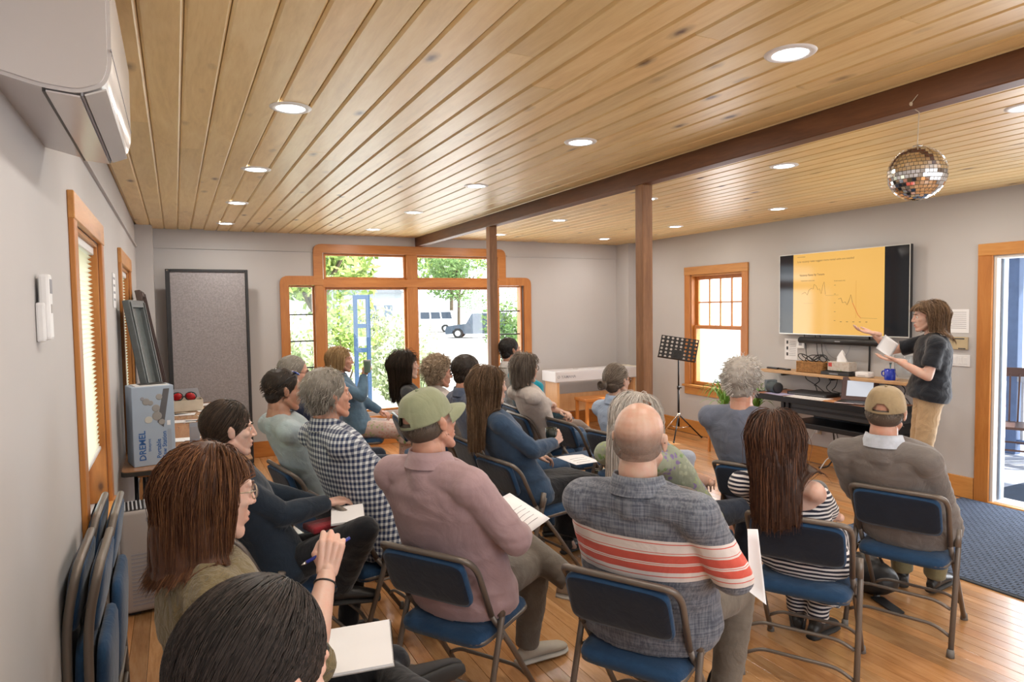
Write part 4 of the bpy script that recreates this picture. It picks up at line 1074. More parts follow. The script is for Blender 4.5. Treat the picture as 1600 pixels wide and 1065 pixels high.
def folding_chair(name='folding_chair'):
    t = thing(name, (0, 0, 0), '', 'chair', 'blue padded folding chairs')
    top = fillet([(-.205, -.115, .50), (-.215, -.225, .72), (-.205, -.285, .775), (.205, -.285, .775), (.215, -.225, .72), (.205, -.115, .50)], .055, 5)
    # the top bar bows back a little
    top = [Vector((p.x, p.y-.012*math.cos(p.x/.21*PI/2) if abs(p.x) < .2 else p.y, p.z)) for p in top]
    G().tube(top, .0125, 10).out('back_frame', TAUPE, t, True)
    for s in (-1, 1):
        G().tube([(s*.205, -.115, .50), (s*.208, .04, .30), (s*.212, .245, .012)], .0122, 10).out('leg', TAUPE, t, True)
        G().tube(fillet([(s*.232, -.060, .545), (s*.233, -.075, .50), (s*.236, -.245, .012)], .05), .0125, 10).out('leg', TAUPE, t, True)
        G().tube([(s*.228, -.066, .575), (s*.229, -.085, .49)], .0165, 10).out('hinge_sleeve', TAUPE, t, True)
        G().tube([(s*.205, -.02, .385), (s*.236, -.105, .40)], .007, 8).out('brace', TAUPE, t, True)
        for y, x in ((.250, .212), (-.250, .236)): G().tube([(s*x, y, 0), (s*x, y*.97, .035)], [.018, .0155], 10).out('rubber_foot', CAPR, t, True)
    for (pts, r) in (([(-.222, -.178, .205), (-.16, -.180, .235), (.16, -.180, .235), (.222, -.178, .205)], .0085), ([(-.230, -.215, .085), (-.16, -.213, .125), (.16, -.213, .125), (.230, -.215, .085)], .0085), ([(-.207, .17, .115), (-.15, .168, .15), (.15, .168, .15), (.207, .17, .115)], .0085)):
        G().tube(fillet(pts, .06), r, 8).out('stretcher', TAUPE, t, True)
    rim = fillet([(-.195, -.185, .405), (.195, -.185, .405), (.20, .20, .418), (-.20, .20, .418)], .06, 5, close=True)
    G().tube(rim, .011, 8, close=True).out('seat_rim', TAUPE, t, True)
    V, F = pad(.405, .41, .045, .05, .012); Mx = Matrix.Translation((0, .008, .420)) @ Matrix.Rotation(rad(90+2), 4, 'X') @ Matrix.Diagonal((1, 1, 1, 1))
    mk('seat', [Mx @ Vector(v) for v in V], F, NAVY, t, True)
    V, F = pad(.385, .205, .032, .05, .010); Mx = Matrix.Translation((0, -.248, .665)) @ Matrix.Rotation(rad(21), 4, 'X')
    bk = mk('backrest', [Mx @ Vector(v) for v in V], F, NAVY, t, True)
    Mx2 = Matrix.Translation((0, -.262, .660)) @ Matrix.Rotation(rad(21), 4, 'X')
    V, F = pad(.375, .19, .012, .05, .003); mk('back_panel', [Mx2 @ Vector((x, -y, z)) for x, y, z in V], [f[::-1] for f in F], NAVYD, bk, True)
    bk['label'] = 'blue padded backrest with dark rear panel'
    return t
proto = folding_chair(); used = [False]
def place_chair(x, y, az, label, grp=None):
    o = proto if not used[0] else copy_tree(proto)
    used[0] = True; o.location = (x, y, 0); o.rotation_euler = (0, 0, -rad(az)); o['label'] = label
    return o
CH = dict(khaki=(3.41, 2.15, 70), stripe=(2.61, 2.13, 60), bald=(1.56, 1.99, 60), cap=(1.05, 2.56, 57), tshirt=(3.17, 2.89, 68), white=(2.50, 2.84, 72), bun=(3.07, 4.09, 82), empty=(3.06, 4.68, 88), card=(2.92, 5.15, 92),
          scarf=(3.10, 5.62, 95), post=(3.2, 6.12, 98), denim=(2.0, 3.73, 82), blue=(2.08, 4.38, 90), curly=(2.07, 4.98, 92), darkcurl=(1.98, 5.60, 98), blonde=(1.62, 6.55, 112), plaid=(.90, 3.36, 78), sung=(.80, 4.22, 80), spec=(1.0, 5.15, 90), braid=(.40, 3.22, 80), olive=(.19, 1.90, 82), front=(.44, .93, 82))
CL = dict(khaki='blue folding chair under the man in the khaki cap', stripe='blue folding chair under the woman in the striped dress', bald='blue folding chair under the bald man', cap='blue folding chair under the man in the green cap', tshirt='blue folding chair under the white haired man in a grey t-shirt',
          white='blue folding chair under the woman with long white hair', bun='blue folding chair under the woman with the grey bun', empty='empty blue folding chair left of the woman with the grey bun', card='blue folding chair under the woman in the cream cardigan', scarf='blue folding chair under the person in the turquoise scarf',
          post='blue folding chair under the man seated behind the far post', denim='blue folding chair under the woman in the denim jacket', blue='blue folding chair under the dark haired man in a slate shirt', curly='blue folding chair under the woman with short curly fair hair', darkcurl='blue folding chair under the woman with long dark curls',
          blonde='blue folding chair under the blond woman by the window', plaid='blue folding chair under the man in the checked shirt', sung='blue folding chair under the man with sunglasses on his head', spec='blue folding chair under the older man in spectacles', braid='blue folding chair under the dark haired woman with the notebook', olive='blue folding chair under the woman in the olive blouse', front='blue folding chair under the dark haired person at the bottom edge')
for k, v in CH.items(): place_chair(*((v[0]+.07, v[1], v[2]) if k == 'olive' else v), CL[k])

# folded chairs leaning on the left wall
def folded_chair(x, y, z, label, lean):
    t = thing('folded_chair', (x, y, z), label, 'chair', 'folded chairs against the left wall'); t.rotation_euler = (0, -rad(lean), 0); t.scale = (1, 1, .955)
    # profile in xz: top leans away from the wall; width runs along y
    prof = [(.040, .97), (.032, .93), (.006, .80), (.0, .66), (.0, .35), (.0, .02)]
    loop = [(a, -.215, b) for a, b in prof[::-1][:-1]]+[(prof[0][0], -.19, prof[0][1]), (prof[0][0], .19, prof[0][1])]+[(a, .215, b) for a, b in prof[1:]]
    G().tube(fillet(loop, .07, 5), .0135, 10).out('back_frame', TAUPE, t, True)
    for s in (-1, 1):
        G().tube([(.018, s*.238, .55), (.022, s*.238, .02)], .0125, 10).out('leg', TAUPE, t, True); G().tube([(.022, s*.238, 0), (.022, s*.238, .035)], .017, 10).out('rubber_foot', CAPR, t, True)
        G().tube([(0, s*.215, 0), (0, s*.215, .035)], .017, 10).out('rubber_foot', CAPR, t, True)
    for z_ in (.12, .24): G().tube([(.022, -.238, z_), (.022, .238, z_)], .0085, 8).out('stretcher', TAUPE, t, True)
    V, F = pad(.385, .22, .018, .05, .006); Mx = Matrix.Translation((.030, 0, .850)) @ Matrix.Rotation(rad(8), 4, 'Y') @ Matrix.Rotation(rad(-90), 4, 'Z')
    mk('backrest', [Mx @ Vector(v) for v in V], F, NAVY, t, True)
    V, F = pad(.385, .21, .010, .05, .002); Mx = Matrix.Translation((.006, 0, .850)) @ Matrix.Rotation(rad(8), 4, 'Y') @ Matrix.Rotation(rad(90), 4, 'Z')
    mk('back_panel', [Mx @ Vector(v) for v in V], F, NAVY, t, True)
    V, F = pad(.395, .41, .030, .05, .010); Mx = Matrix.Translation((.026, 0, .50)) @ Matrix.Rotation(rad(3), 4, 'Y') @ Matrix.Rotation(rad(-90), 4, 'Z')
    mk('seat', [Mx @ Vector(v) for v in V], F, NAVY, t, True)
for i, (x, y, l) in enumerate(((-.327, 2.60, 'inner folded blue chair of the nearer pair leaning on the left wall'), (-.268, 2.57, 'outer folded blue chair of the nearer pair leaning on the left wall'), (-.327, 3.13, 'inner folded blue chair of the farther pair leaning on the left wall'), (-.268, 3.11, 'outer folded blue chair of the farther pair leaning on the left wall'))):
    folded_chair(x, y, .003, l, .4)

# ------------------------------------------------------------ long table on the left with its things
LAM = wood('table_laminate', [(.25, (.28, .135, .06)), (.5, (.36, .18, .085)), (.75, (.42, .225, .11))], 'y', .22, 1, 0, 0)
EDGE = plain('dark_edge', (.03, .025, .02), .5)
t = thing('folding_table', (.04, 6.25, 0), 'long brown laminate folding table along the left wall covered in papers', 'table')
tp = rounded([(-.365, -1.62), (.385, -1.62), (.385, 1.60), (-.365, 1.60)], [.05]*4)
G().prism(tp, .712, .74, axis='z').out('tabletop', LAM, t); 
tp2 = rounded([(-.368, -1.623), (.388, -1.623), (.388, 1.603), (-.368, 1.603)], [.05]*4); G().prism(tp2, .708, .735, axis='z').out('edge_band', EDGE, t)
for yy in (-1.35, -.3, .3, 1.35):
    g = G()
    for sx in (-.3, .3): g.tube([(sx, yy, .708), (sx, yy, .0)], .0125, 8)
    g.tube([(-.3, yy, .15), (.3, yy, .15)], .009, 8).out('leg_frame', M['blackmetal'], t, True)
G().box(-.28, -.22, -1.58, -1.50, .69, .708).out('wood_block', M['trim'], t)
# cardboard box
CARD = plain('pale_blue_card', (.36, .44, .55), .6, var=.03); DB = plain('deep_blue_print', (.03, .12, .36), .6, var=.02)
t = thing('cardboard_box', (-.165, 4.86, .741), 'tall pale blue printed tool box standing on the near end of the long table', 'box', rz=rad(13))
g = G(); g.box(-.12, .12, -.10, .10, 0, .50, .003); g.out('carton', CARD, t)
G().box(-.095, .095, -.085, .085, .499, .505, .001).out('flap', plain('card_white', (.62, .62, .62), .7), t); G().box(-.06, .09, -.04, .07, .502, .507).out('handle_slot', M['black'], t)
F_ = lambda x, z, rot=90: Matrix.Translation((x, -.1012, z)) @ Matrix.Rotation(rad(90), 4, 'X') @ Matrix.Rotation(rad(rot), 4, 'Z')
text_mesh('lettering', 'DREMEL', .052, DB, t, F_(-.052, .035), bold=.001); text_mesh('lettering', 'blueprint', .022, DB, t, F_(-.022, .09))
text_mesh('lettering', 'Portable', .036, DB, t, F_(.035, .04), bold=.0006); text_mesh('lettering', 'Saw Station', .036, DB, t, F_(.068, .04), bold=.0006)
for k in range(3): G().box(.078+k*.008, .080+k*.008, -.1012, -.1008, .05, .22).out('fine_print', M['greyink'], t)
g = G(); g.prism([(.02, .27), (.055, .235), (.095, .48), (.06, .48)], -.1016, -.1004); g.out('picture_panel', plain('print_dark', (.10, .10, .11), .6), t)
TG = plain('print_grey', (.30, .29, .28), .6)
for (cx, cz, r) in ((-.04, .405, .022), (-.015, .395, .016), (.015, .36, .024), (.02, .31, .030), (.035, .43, .02), (.045, .27, .02), (-.06, .425, .012)):
    G().lathe([(r, 0), (r*.8, .0012)], 12, F_(cx, cz, 0) @ Matrix.Translation((0, 0, -.0002))).out('picture_shape', TG if r > .015 else M['greyink'], t)
G().lathe([(.022, 0), (.021, .001)], 16, F_(-.03, .29, 0)).out('round_badge', plain('badge_cream', (.55, .55, .50), .6), t)
G().box(.075, .095, -.1015, -.1005, .245, .275).out('square_badge', M['paper'], t)
# phone leaflets, papers on the table, in rows
def sheet(x, y, z, w, h, rz, label, mat=None, lines=6, tilt=0, name='paper_sheet', grp='papers laid out on the long table', cat='paper', thick=.0012):
    t = thing(name, (x, y, z), label, cat, grp, rz=rad(rz)); t.rotation_euler = (rad(tilt), 0, rad(rz))
    G().box(-w/2, w/2, -h/2, h/2, 0, thick).out('sheet', mat or M['paper'], t)
    g = G(); rg = random.Random(int(x*991+y*77))
    for k in range(lines): yy = h*.38-k*h*.76/max(lines-1, 1); g.box(-w*.40, -w*.40+w*.8*rg.uniform(.5, 1), yy-h*.008, yy+h*.008, thick, thick+.0003)
    if lines: g.out('printed_lines', M['greyink'], t)
    return t
posn = ['nearest the box', 'second from the box', 'third from the box', 'fourth from the box', 'fifth from the box', 'sixth from the box', 'seventh from the box']
for i, yy in enumerate((5.02, 5.34, 5.70, 6.06, 6.42, 6.80, 7.18)):
    sheet(.27, yy, .742, .22, .14, 8, 'white paper slip at the right edge of the long table, '+posn[i])
for i, yy in enumerate((5.6, 6.55, 7.0, 7.45)):
    sheet(.02, yy, .742, .24, .16, -6, 'white paper sheet along the middle of the long table, '+['nearest the blue carton', 'beside the pencil', 'in front of the white box', 'at the far end'][i], lines=4)
sheet(.24, 7.30, .745, .22, .12, 4, 'orange envelope lying near the far end of the long table', plain('orange_envelope', (.62, .30, .10), .7), 0, name='envelope', cat='envelope')
sheet(.20, 7.62, .743, .30, .18, 2, 'large white sheet at the very far end of the long table', lines=3)
t = thing('small_box', (.14, 5.95, .742), 'little dark blue box on the long table beside the leaflet', 'box'); G().box(-.05, .05, -.03, .03, 0, .05, .004).out('box_body', plain('ink_blue', (.03, .04, .12), .5), t); G().box(-.05, .05, -.03, .03, .05, .054, .001).out('lid', M['black'], t)
t = thing('leaflet_stand', (.10, 5.42, .742), 'upright leaflet in a clear holder right behind the blue carton', 'leaflet', rz=rad(15)); G().box(-.035, .035, -.003, .003, 0, .15).out('leaflet', plain('leaflet_grey', (.30, .33, .40), .5), t); G().box(-.03, .03, -.0045, -.003, .03, .12).out('photo', M['greyink'], t); G().box(-.045, .045, -.03, .03, 0, .006, .002).out('base', M['glass'], t)
t = thing('pencil', (.12, 6.48, .752), 'dark pen lying across the papers on the long table', 'pen', rz=rad(80)); G().tube([(0, -.08, 0), (0, .07, 0)], .004, 6).out('barrel', M['black'], t); G().tube([(0, .07, 0), (0, .085, 0)], [.004, .0006], 6).out('tip', M['chrome'], t)
t = thing('display_box', (.06, 7.28, .742), 'open white shallow box with red and black goggles on the long table', 'box', rz=rad(5))
CREAM = plain('cream_card', (.62, .56, .46), .7)
for a in ((-.15, .15, -.10, -.094, 0, .11), (-.15, .15, .094, .10, 0, .11), (-.15, -.144, -.094, .094, 0, .11), (.144, .15, -.094, .094, 0, .11), (-.15, .15, -.10, .10, 0, .006)): G().box(*a).out('side', CREAM, t)
mk('open_lid', [(-.15, .10, .11), (.15, .10, .11), (.13, .13, .20), (-.17, .13, .20), (-.15, .104, .11), (.15, .104, .11), (.13, .134, .20), (-.17, .134, .20)], [(0, 1, 2, 3), (7, 6, 5, 4), (0, 4, 5, 1), (2, 6, 7, 3), (1, 5, 6, 2), (0, 3, 7, 4)], M['greyink'], t)
gg = thing('goggles', (.05, 7.27, .85), 'red lensed goggles lying on top of the open white box', 'goggles', rz=rad(-10)); RED = plain('red_lens', (.45, .01, .015), .2)
for sx in (-1, 1): G().ell((sx*.06, 0, .03), (.045, .018, .035), 16, 10, Matrix.Rotation(rad(sx*20), 3, 'Y')).out('lens', RED, gg, True); G().tube([(sx*.06+.05*math.cos(a), .012, .03+.04*math.sin(a)) for a in np.linspace(0, 2*PI, 14)[:-1]], .006, 6, close=True).out('rim', M['black'], gg, True)
G().tube([(-.02, 0, .03), (.02, 0, .03)], .006, 6).out('bridge', M['black'], gg)
sheet(-.02, 7.05, .742, .22, .10, 30, 'cream card lying in front of the open white box', CREAM, 0, name='card')
# leaning frames on the table / wall
def frame_on_wall(x, y, z, w, h, lean, fw, label, fmat, pmat, name, rz=0):
    t = thing(name, (x, y, z), label, 'picture frame'); t.rotation_euler = (0, -rad(lean), rad(rz))
    for a in ((-.012, .03, -w/2, -w/2+fw, 0, h), (-.012, .03, w/2-fw, w/2, 0, h), (-.012, .03, -w/2+fw, w/2-fw, 0, fw), (-.012, .03, -w/2+fw, w/2-fw, h-fw, h)): G().box(*a, .006).out('frame_side', fmat, t)
    for a in ((.03, .038, -w/2+fw*.3, -w/2+fw*.7, fw*.3, h-fw*.3), (.03, .038, w/2-fw*.7, w/2-fw*.3, fw*.3, h-fw*.3)): G().box(*a, .003).out('moulding', fmat, t)
    G().box(-.008, .004, -w/2+fw, w/2-fw, fw, h-fw).out('glazed_panel', pmat, t)
GREYF = plain('dark_grey_frame', (.09, .10, .10), .35, var=.2, vscale=20); MIR = plain('dull_glazing', (.16, .19, .19), .12, .3, var=.2, vscale=3)
frame_on_wall(-.10, 5.30, .742, .50, 1.06, 9, .05, 'dark grey framed picture leaning against the left wall on the long table', GREYF, MIR, 'picture_frame', -8)
frame_on_wall(-.08, 6.80, .742, .9, 1.17, 10, .05, 'dark brown framed board leaning by the farther left window', plain('dark_brown_frame', (.05, .025, .02), .4), M['black'], 'framed_board')
# notice on left wall, fire alarm style remote holder
t = thing('wall_notice', (XL+.002, 4.98, 1.86), 'narrow white printed notice on the left wall between the windows', 'notice'); G().box(0, .002, -.10, .10, -.12, .10).out('sheet', M['paper'], t)
for k in range(4): G().box(.002, .0025, -.07, .07, .06-k*.045, .075-k*.045).out('printed_line', M['greyink'], t)
t = thing('wall_remote', (XL+.001, 2.27, 1.715), 'white remote control in its holder on the left wall', 'remote control')
G().box(0, .022, -.032, .032, -.09, .02, .006).out('holder', M['white'], t); G().box(.008, .034, -.026, .026, -.085, .10, .008).out('handset', M['white'], t); G().box(.034, .035, -.018, .018, .045, .085).out('display', M['greyink'], t); G().box(.034, .0355, -.012, .012, -.01, .015, .0005).out('key', M['slatgrey'], t); G().box(-.0, .03, .03, .034, -.07, .09, .001).out('clip', M['greyink'], t)

# ------------------------------------------------------------ wall air conditioner
t = thing('air_conditioner', (XL, 2.17, 2.195), 'white wall mounted air conditioner high on the left wall', 'air conditioner')
ACW = plain('appliance_white', (.56, .54, .54), .22, var=.01)
pr_ = [(0, .03), (.10, .005), (.17, .0), (.222, .022), (.236, .065), (.238, .30), (.228, .325), (0, .33)]
pp = rounded(pr_, [0, .02, .02, .02, .02, .01, .01, 0], 4)
g = G(); n_ = len(pp); V = [(x, y, z) for y in (-.385, .385) for x, z in pp]; F = [tuple(range(n_)), tuple(range(2*n_-1, n_-1, -1))]+[(k, n_+k, n_+(k+1) % n_, (k+1) % n_) for k in range(n_)]
bm = bmesh.new(); vs = [bm.verts.new(v) for v in V]; [bm.faces.new([vs[i] for i in f]) for f in F]; bmesh.ops.recalc_face_normals(bm, faces=bm.faces)
bmesh.ops.bevel(bm, geom=[e for e in bm.edges if len({round(v.co.y, 3) for v in e.verts}) == 1 and len(e.link_faces) == 2 and any(len(f.verts) > 6 for f in e.link_faces)], offset=.008, segments=2, affect='EDGES')
me = bpy.data.meshes.new('housing'); bm.to_mesh(me); bm.free(); link('housing', me, ACW, t)
def vane(x0_, z0_, x1_, z1_, y0_, y1_, mat, nm, th=.004):
    d = Vector((z1_-z0_, 0, -(x1_-x0_))).normalized()*th; a = Vector((x0_, 0, z0_)); b = Vector((x1_, 0, z1_)); V = [q+Vector((0, y, 0)) for y in (y0_, y1_) for q in (a, b, b+d, a+d)]
    mk(nm, V, [(0, 1, 2, 3), (7, 6, 5, 4), (0, 4, 5, 1), (1, 5, 6, 2), (2, 6, 7, 3), (3, 7, 4, 0)], mat, t)
vane(.108, .001, .172, -.004, -.375, .375, ACW, 'air_vane'); vane(.180, .000, .222, .018, -.375, .375, plain('glossy_vane', (.6, .6, .6), .08, var=0), 'air_vane')
G().box(.101, .107, -.375, .375, -.003, .006).out('slot', M['black'], t); G().box(.1735, .178, -.375, .375, -.004, .004).out('slot', M['greyink'], t)
G().box(.2355, .2375, -.39, .39, .10, .104).out('panel_seam', M['greyink'], t)

# air purifier
t = thing('air_purifier', (-.145, 4.36, 0), 'grey box shaped air purifier with a top grille below the long table', 'air purifier', rz=rad(4))
G().box(-.18, .18, -.12, .12, .02, .60, .022).out('housing', M['slatgrey'], t, True)
for k in range(16): G().box(-.155+k*.020, -.147+k*.020, -.10, .10, .598, .606).out('grille_slat', plain('pale_slat', (.5, .52, .56), .4) if k == 0 else bpy.data.materials['pale_slat'], t)
G().box(-.165, .165, -.105, .105, .5975, .6005).out('grille_well', M['black'], t); G().box(-.05, .05, -.124, -.119, .53, .555, .004).out('control_strip', M['greyink'], t); G().box(-.02, .02, -.124, -.119, .44, .465, .004).out('badge', M['greyink'], t)
for k in range(14): G().box(-.13, .13, -.1225, -.119, .06+k*.022, .070+k*.022).out('intake_slat', M['greyink'], t)
for sx in (-1, 1): G().box(sx*.12-.03, sx*.12+.03, -.09, .09, 0, .022, .005).out('foot', M['black'], t)

# partition panel
FELT = plain('grey_felt', (.30, .28, .29), .95, var=.22, vscale=60, bump=.3, bscale=160)
t = thing('partition_panel', (.33, 8.0, 0), 'tall grey fabric partition panel in a black frame at the far left', 'partition')
G().box(-.375, .375, -.012, .012, .06, 2.14).out('fabric', FELT, t)
for a in ((-.41, -.365, -.025, .025, .0, 2.17), (.38, .41, -.025, .025, .0, 2.17), (-.365, .38, -.025, .025, 2.14, 2.17), (-.365, .38, -.025, .025, .04, .08)): G().box(*a, .004).out('frame_bar', M['black'], t)
for sx in (-1, 1): G().box(sx*.36-.03, sx*.36+.03, -.22, .21, 0, .03, .006).out('foot', M['black'], t)
G().ell((-.39, -.026, 2.155), (.008, .004, .008), 8, 6).out('corner_screw', M['chrome'], t)

# ------------------------------------------------------------ television and what is on that wall
t = thing('television', (5.995, 4.535, 1.805), 'large wall mounted television showing a yellow orange chart slide', 'television')
G().box(-.004, .04, -.735, .735, -.43, .43, .004).out('housing', M['black'], t); G().box(.04, .084, -.3, .3, -.2, .2, .004).out('wall_mount', M['blackmetal'], t)
SILV = plain('silver_bezel', (.62, .62, .60), .3, .4, var=.01)
for a in ((-.007, -.003, -.735, .735, .424, .43), (-.007, -.003, -.735, .735, -.43, -.42), (-.007, -.003, -.735, -.729, -.42, .424), (-.007, -.003, .729, .735, -.42, .424)): G().box(*a).out('bezel', SILV, t)
def gloss(name, col, emit, rough=.08):
    m, nt, ns, ln, b = nodes(name); b.inputs['Base Color'].default_value = (*[c*.25 for c in col], 1); b.inputs['Roughness'].default_value = rough
    b.inputs['Emission Color'].default_value = (*col, 1); b.inputs['Emission Strength'].default_value = emit; return m
scr = G().box(-.0052, -.004, -.729, .729, -.42, .424).out('screen', gloss('screen_black', (.012, .013, .015), 1), t)
scr['label'] = 'black side bands of the lit screen'
G().box(-.0056, -.0052, -.49, .55, -.42, .424).out('slide', gloss('slide_amber', (.74, .43, .115), 1.0), scr)
SI = gloss('slide_text', (.16, .09, .03), 1, .4); SR = gloss('slide_red', (.55, .08, .02), 1, .4); SL = gloss('slide_faint', (.62, .30, .05), 1, .4)
ST = lambda y, z: Matrix.Translation((-.0058, y, z)) @ Matrix(((0, 0, -1, 0), (-1, 0, 0, 0), (0, 1, 0, 0), (0, 0, 0, 1)))
text_mesh('slide_title', 'Low vacancy rates suggest more rental units are needed', .0295, SI, scr, ST(.50, .335)); text_mesh('slide_heading', 'Vacancy Rates by Tenure', .030, SI, scr, ST(.47, .19), bold=.0004)
text_mesh('slide_caption', 'Homeowner vacancy rate', .016, SI, scr, ST(.45, .135)); text_mesh('slide_caption', 'Rental vacancy rate', .016, SI, scr, ST(.05, .12)); G().box(-.0058, -.0056, .40, .50, .392, .396).out('slide_rule', SI, scr)
def line(pts, mat, r=.0016): G().tube([(-.0062, y, z) for y, z in pts], r, 4).out('chart_line', mat, scr)
line([(.44, .0), (.40, .02), (.37, -.01), (.35, .04), (.32, .06), (.30, .05), (.285, .10), (.26, .08), (.24, .04), (.22, .05), (.20, .0), (.18, .09), (.165, .12), (.155, .03), (.15, -.01)], SI); line([(.15, -.02), (-.0, -.02)], SI, .0012); line([(.42, -.10), (.30, -.10)], SI, .001)
line([(.0, -.06), (-.03, -.05), (-.05, -.10), (-.08, -.09), (-.10, -.12), (-.12, -.08), (-.14, -.02), (-.16, -.10)], SI, .0022); line([(-.16, -.10), (-.19, -.16), (-.22, -.22), (-.25, -.25)], SR, .0026); line([(-.25, -.25), (-.42, -.255)], SI, .0012)
G().box(-.0058, -.0056, -.20, -.195, -.25, .12).out('chart_marker', SL, scr)
for k in range(5): G().box(-.0058, -.0056, .03, .05, .08-k*.09, .084-k*.09).out('axis_label', SI, scr); G().box(-.0058, -.0056, -.02-k*.07, -.04-k*.07, -.292, -.286).out('axis_label', SI, scr)
t = thing('soundbar', (6.00, 4.525, 1.315), 'slim black soundbar mounted under the television', 'soundbar')
G().tube([(0, -.47, 0), (0, .47, 0)], .034, 16).out('body', M['black'], t, True); G().box(.0, .078, -.1, .1, -.02, .02).out('bracket', M['blackmetal'], t); G().box(-.0345, -.033, -.03, .03, -.004, .006).out('badge', M['greyink'], t)
for s in (-1, 1): G().tube([(0, s*.47, 0), (0, s*.482, 0)], [.035, .03], 16).out('end_cap', M['black'], t, True)
def wall_paper(y0_, y1_, z0_, z1_, label, n_=8, dark=False, name='wall_poster', mat=None):
    t = thing(name, (XR-.002, (y0_+y1_)/2, (z0_+z1_)/2), label, 'notice'); w = abs(y1_-y0_); h = z1_-z0_
    G().box(-.0015, 0, -w/2, w/2, -h/2, h/2).out('sheet', mat or M['paper'], t)
    if dark: [G().box(-.0022, -.0015, w*.22, w*.36, h*.25-k*h*.28, h*.40-k*h*.28).out('dark_mark', M['ink'], t) for k in range(3)]
    for k in range(n_): G().box(-.002, -.0015, -w*.38, w*(.15 if dark else .38)*(1 if k % 3 else .7), h*.36-k*h*.75/n_, h*.36-k*h*.75/n_+h*.02).out('printed_line', M['greyink'], t)
wall_paper(5.10, 5.27, 1.085, 1.32, 'white printed sheet under the left end of the television', 9, True)
wall_paper(3.335, 3.515, 1.43, 1.635, 'laminated instruction sheet on the wall behind the presenter', 9)
t = thing('thermostat_panel', (XR-.001, 3.41, 1.34), 'beige wall control panel below the instruction sheet', 'control panel'); G().box(-.02, 0, -.075, .075, -.055, .055, .004).out('plate', plain('beige_plastic', (.45, .36, .22), .5), t); G().box(-.021, -.019, -.05, .05, .035, .045).out('display', M['ink'], t); G().box(-.021, -.019, -.06, .0, -.05, -.04).out('label_strip', M['ink'], t)
t = thing('light_switch', (XR-.001, 3.40, 1.19), 'white triple light switch beside the doorway', 'switch'); G().box(-.008, 0, -.08, .08, -.05, .05, .003).out('plate', M['white'], t)
for k in (-1, 0, 1): G().box(-.012, -.007, k*.045-.014, k*.045+.014, -.03, .03, .002).out('rocker', M['white'], t)
t = thing('wall_box', (XR-.001, 5.04, 1.27), 'small white cable outlet box left of the soundbar', 'outlet'); G().box(-.03, 0, -.05, .05, -.05, .05, .006).out('plate', M['white'], t); G().box(-.032, -.029, -.02, .02, -.02, .02).out('socket', M['greyink'], t)
t = thing('wall_outlet', (XR-.001, 4.83, .38), 'wall outlet with white plugs below the desk', 'outlet'); G().box(-.008, 0, -.045, .045, -.065, .065, .002).out('plate', plain('beige_outlet', (.5, .42, .3), .5), t); G().box(-.05, -.008, -.0, .035, .0, .05, .006).out('plug', M['white'], t); G().box(-.05, -.008, -.03, .01, -.05, -.01, .006).out('plug', M['white'], t)

# shelf with its things
SH = wood('oak_shelf', [(.25, (.42, .24, .11)), (.5, (.52, .31, .15)), (.75, (.60, .38, .2))], 'y', .4, 1, 0, 0)
t = thing('wall_shelf', (XR, 4.54, .985), 'long pale wooden wall shelf below the television', 'shelf'); G().box(-.26, 0, -.84, .84, -.032, 0, .004).out('board', SH, t)
for yy in (-.6, 0, .6): G().box(-.2, 0, yy-.01, yy+.01, -.06, -.032).out('bracket', M['blackmetal'], t)
SZ = .986
WK = plain('wicker', (.38, .19, .06), .6, var=.35, vscale=40, bump=.8, bscale=120)
t = thing('wicker_basket', (5.94, 4.77, SZ), 'rectangular wicker basket full of black cables on the wall shelf', 'basket')
for a in ((-.08, .08, -.16, -.15, 0, .115), (-.08, .08, .15, .16, 0, .115), (-.08, -.07, -.15, .15, 0, .115), (.07, .08, -.15, .15, 0, .115), (-.08, .08, -.16, .16, 0, .008)): G().box(*a, .003).out('woven_side', WK, t)
for k in range(7): 
    z = .012+k*.016; G().tube(fillet([(-.083, -.163, z), (.083, -.163, z), (.083, .163, z), (-.083, .163, z)], .015, 3, True), .0055, 5, close=True).out('woven_band', WK, t, True)
for k in range(11): G().tube([(-.0875, -.15+k*.03, 0), (-.0875, -.15+k*.03, .115)], .003, 5).out('stake', WK, t)
def cable(name, pts, r, label, mat=None, grp=None):
    o = G().tube(fillet(pts, .2, 6), r, 6).out(name, mat or M['black'], None, True); tag(o, label, 'cable', grp); return o
rg = random.Random(5)
for k in range(6):
    c = (5.94, 4.66+k*.045, SZ+.11); pts = []
    for a in range(15): an = a/14*2*PI+k; pts.append((c[0]+.06*math.cos(an), c[1]+.075*math.sin(an), c[2]+.03+.045*math.sin(an*1.0+k*1.3)))
    cable('cable_loop', pts, .0045, ['black cable loop at the left end of the wicker basket', 'second black cable loop from the left in the wicker basket', 'black cable loop left of the middle of the wicker basket', 'black cable loop right of the middle of the wicker basket', 'second black cable loop from the right in the wicker basket', 'black cable loop at the right end of the wicker basket'][k], grp='cables coiled in the wicker basket')
t = thing('tissue_box', (5.93, 4.44, SZ+.042), 'floral tissue box with a tissue standing out of it on the shelf', 'tissue box')
G().box(-.06, .06, -.12, .12, 0, .09, .003).out('carton', cloth('tissue_print', (.5, .42, .36), (.55, .5, .45), 'floral', 0, .6, 0), t); G().box(-.0615, -.06, .07, .11, .04, .08).out('red_logo', plain('red_print', (.5, .05, .04), .6), t)
g = G(); V = []; F = []
for j in range(6):
    for k in range(16): a = 2*PI*k/16; r = (.055, .05, .045, .035, .02, .004)[j]*(1+.35*math.sin(a*3+j)); V.append((r*.5*math.cos(a), r*math.sin(a)*.9, .088+j*.024))
for j in range(5):
    for k in range(16): F.append((j*16+k, j*16+(k+1) % 16, (j+1)*16+(k+1) % 16, (j+1)*16+k))
mk('tissue', V, F, M['paper'], t, True)
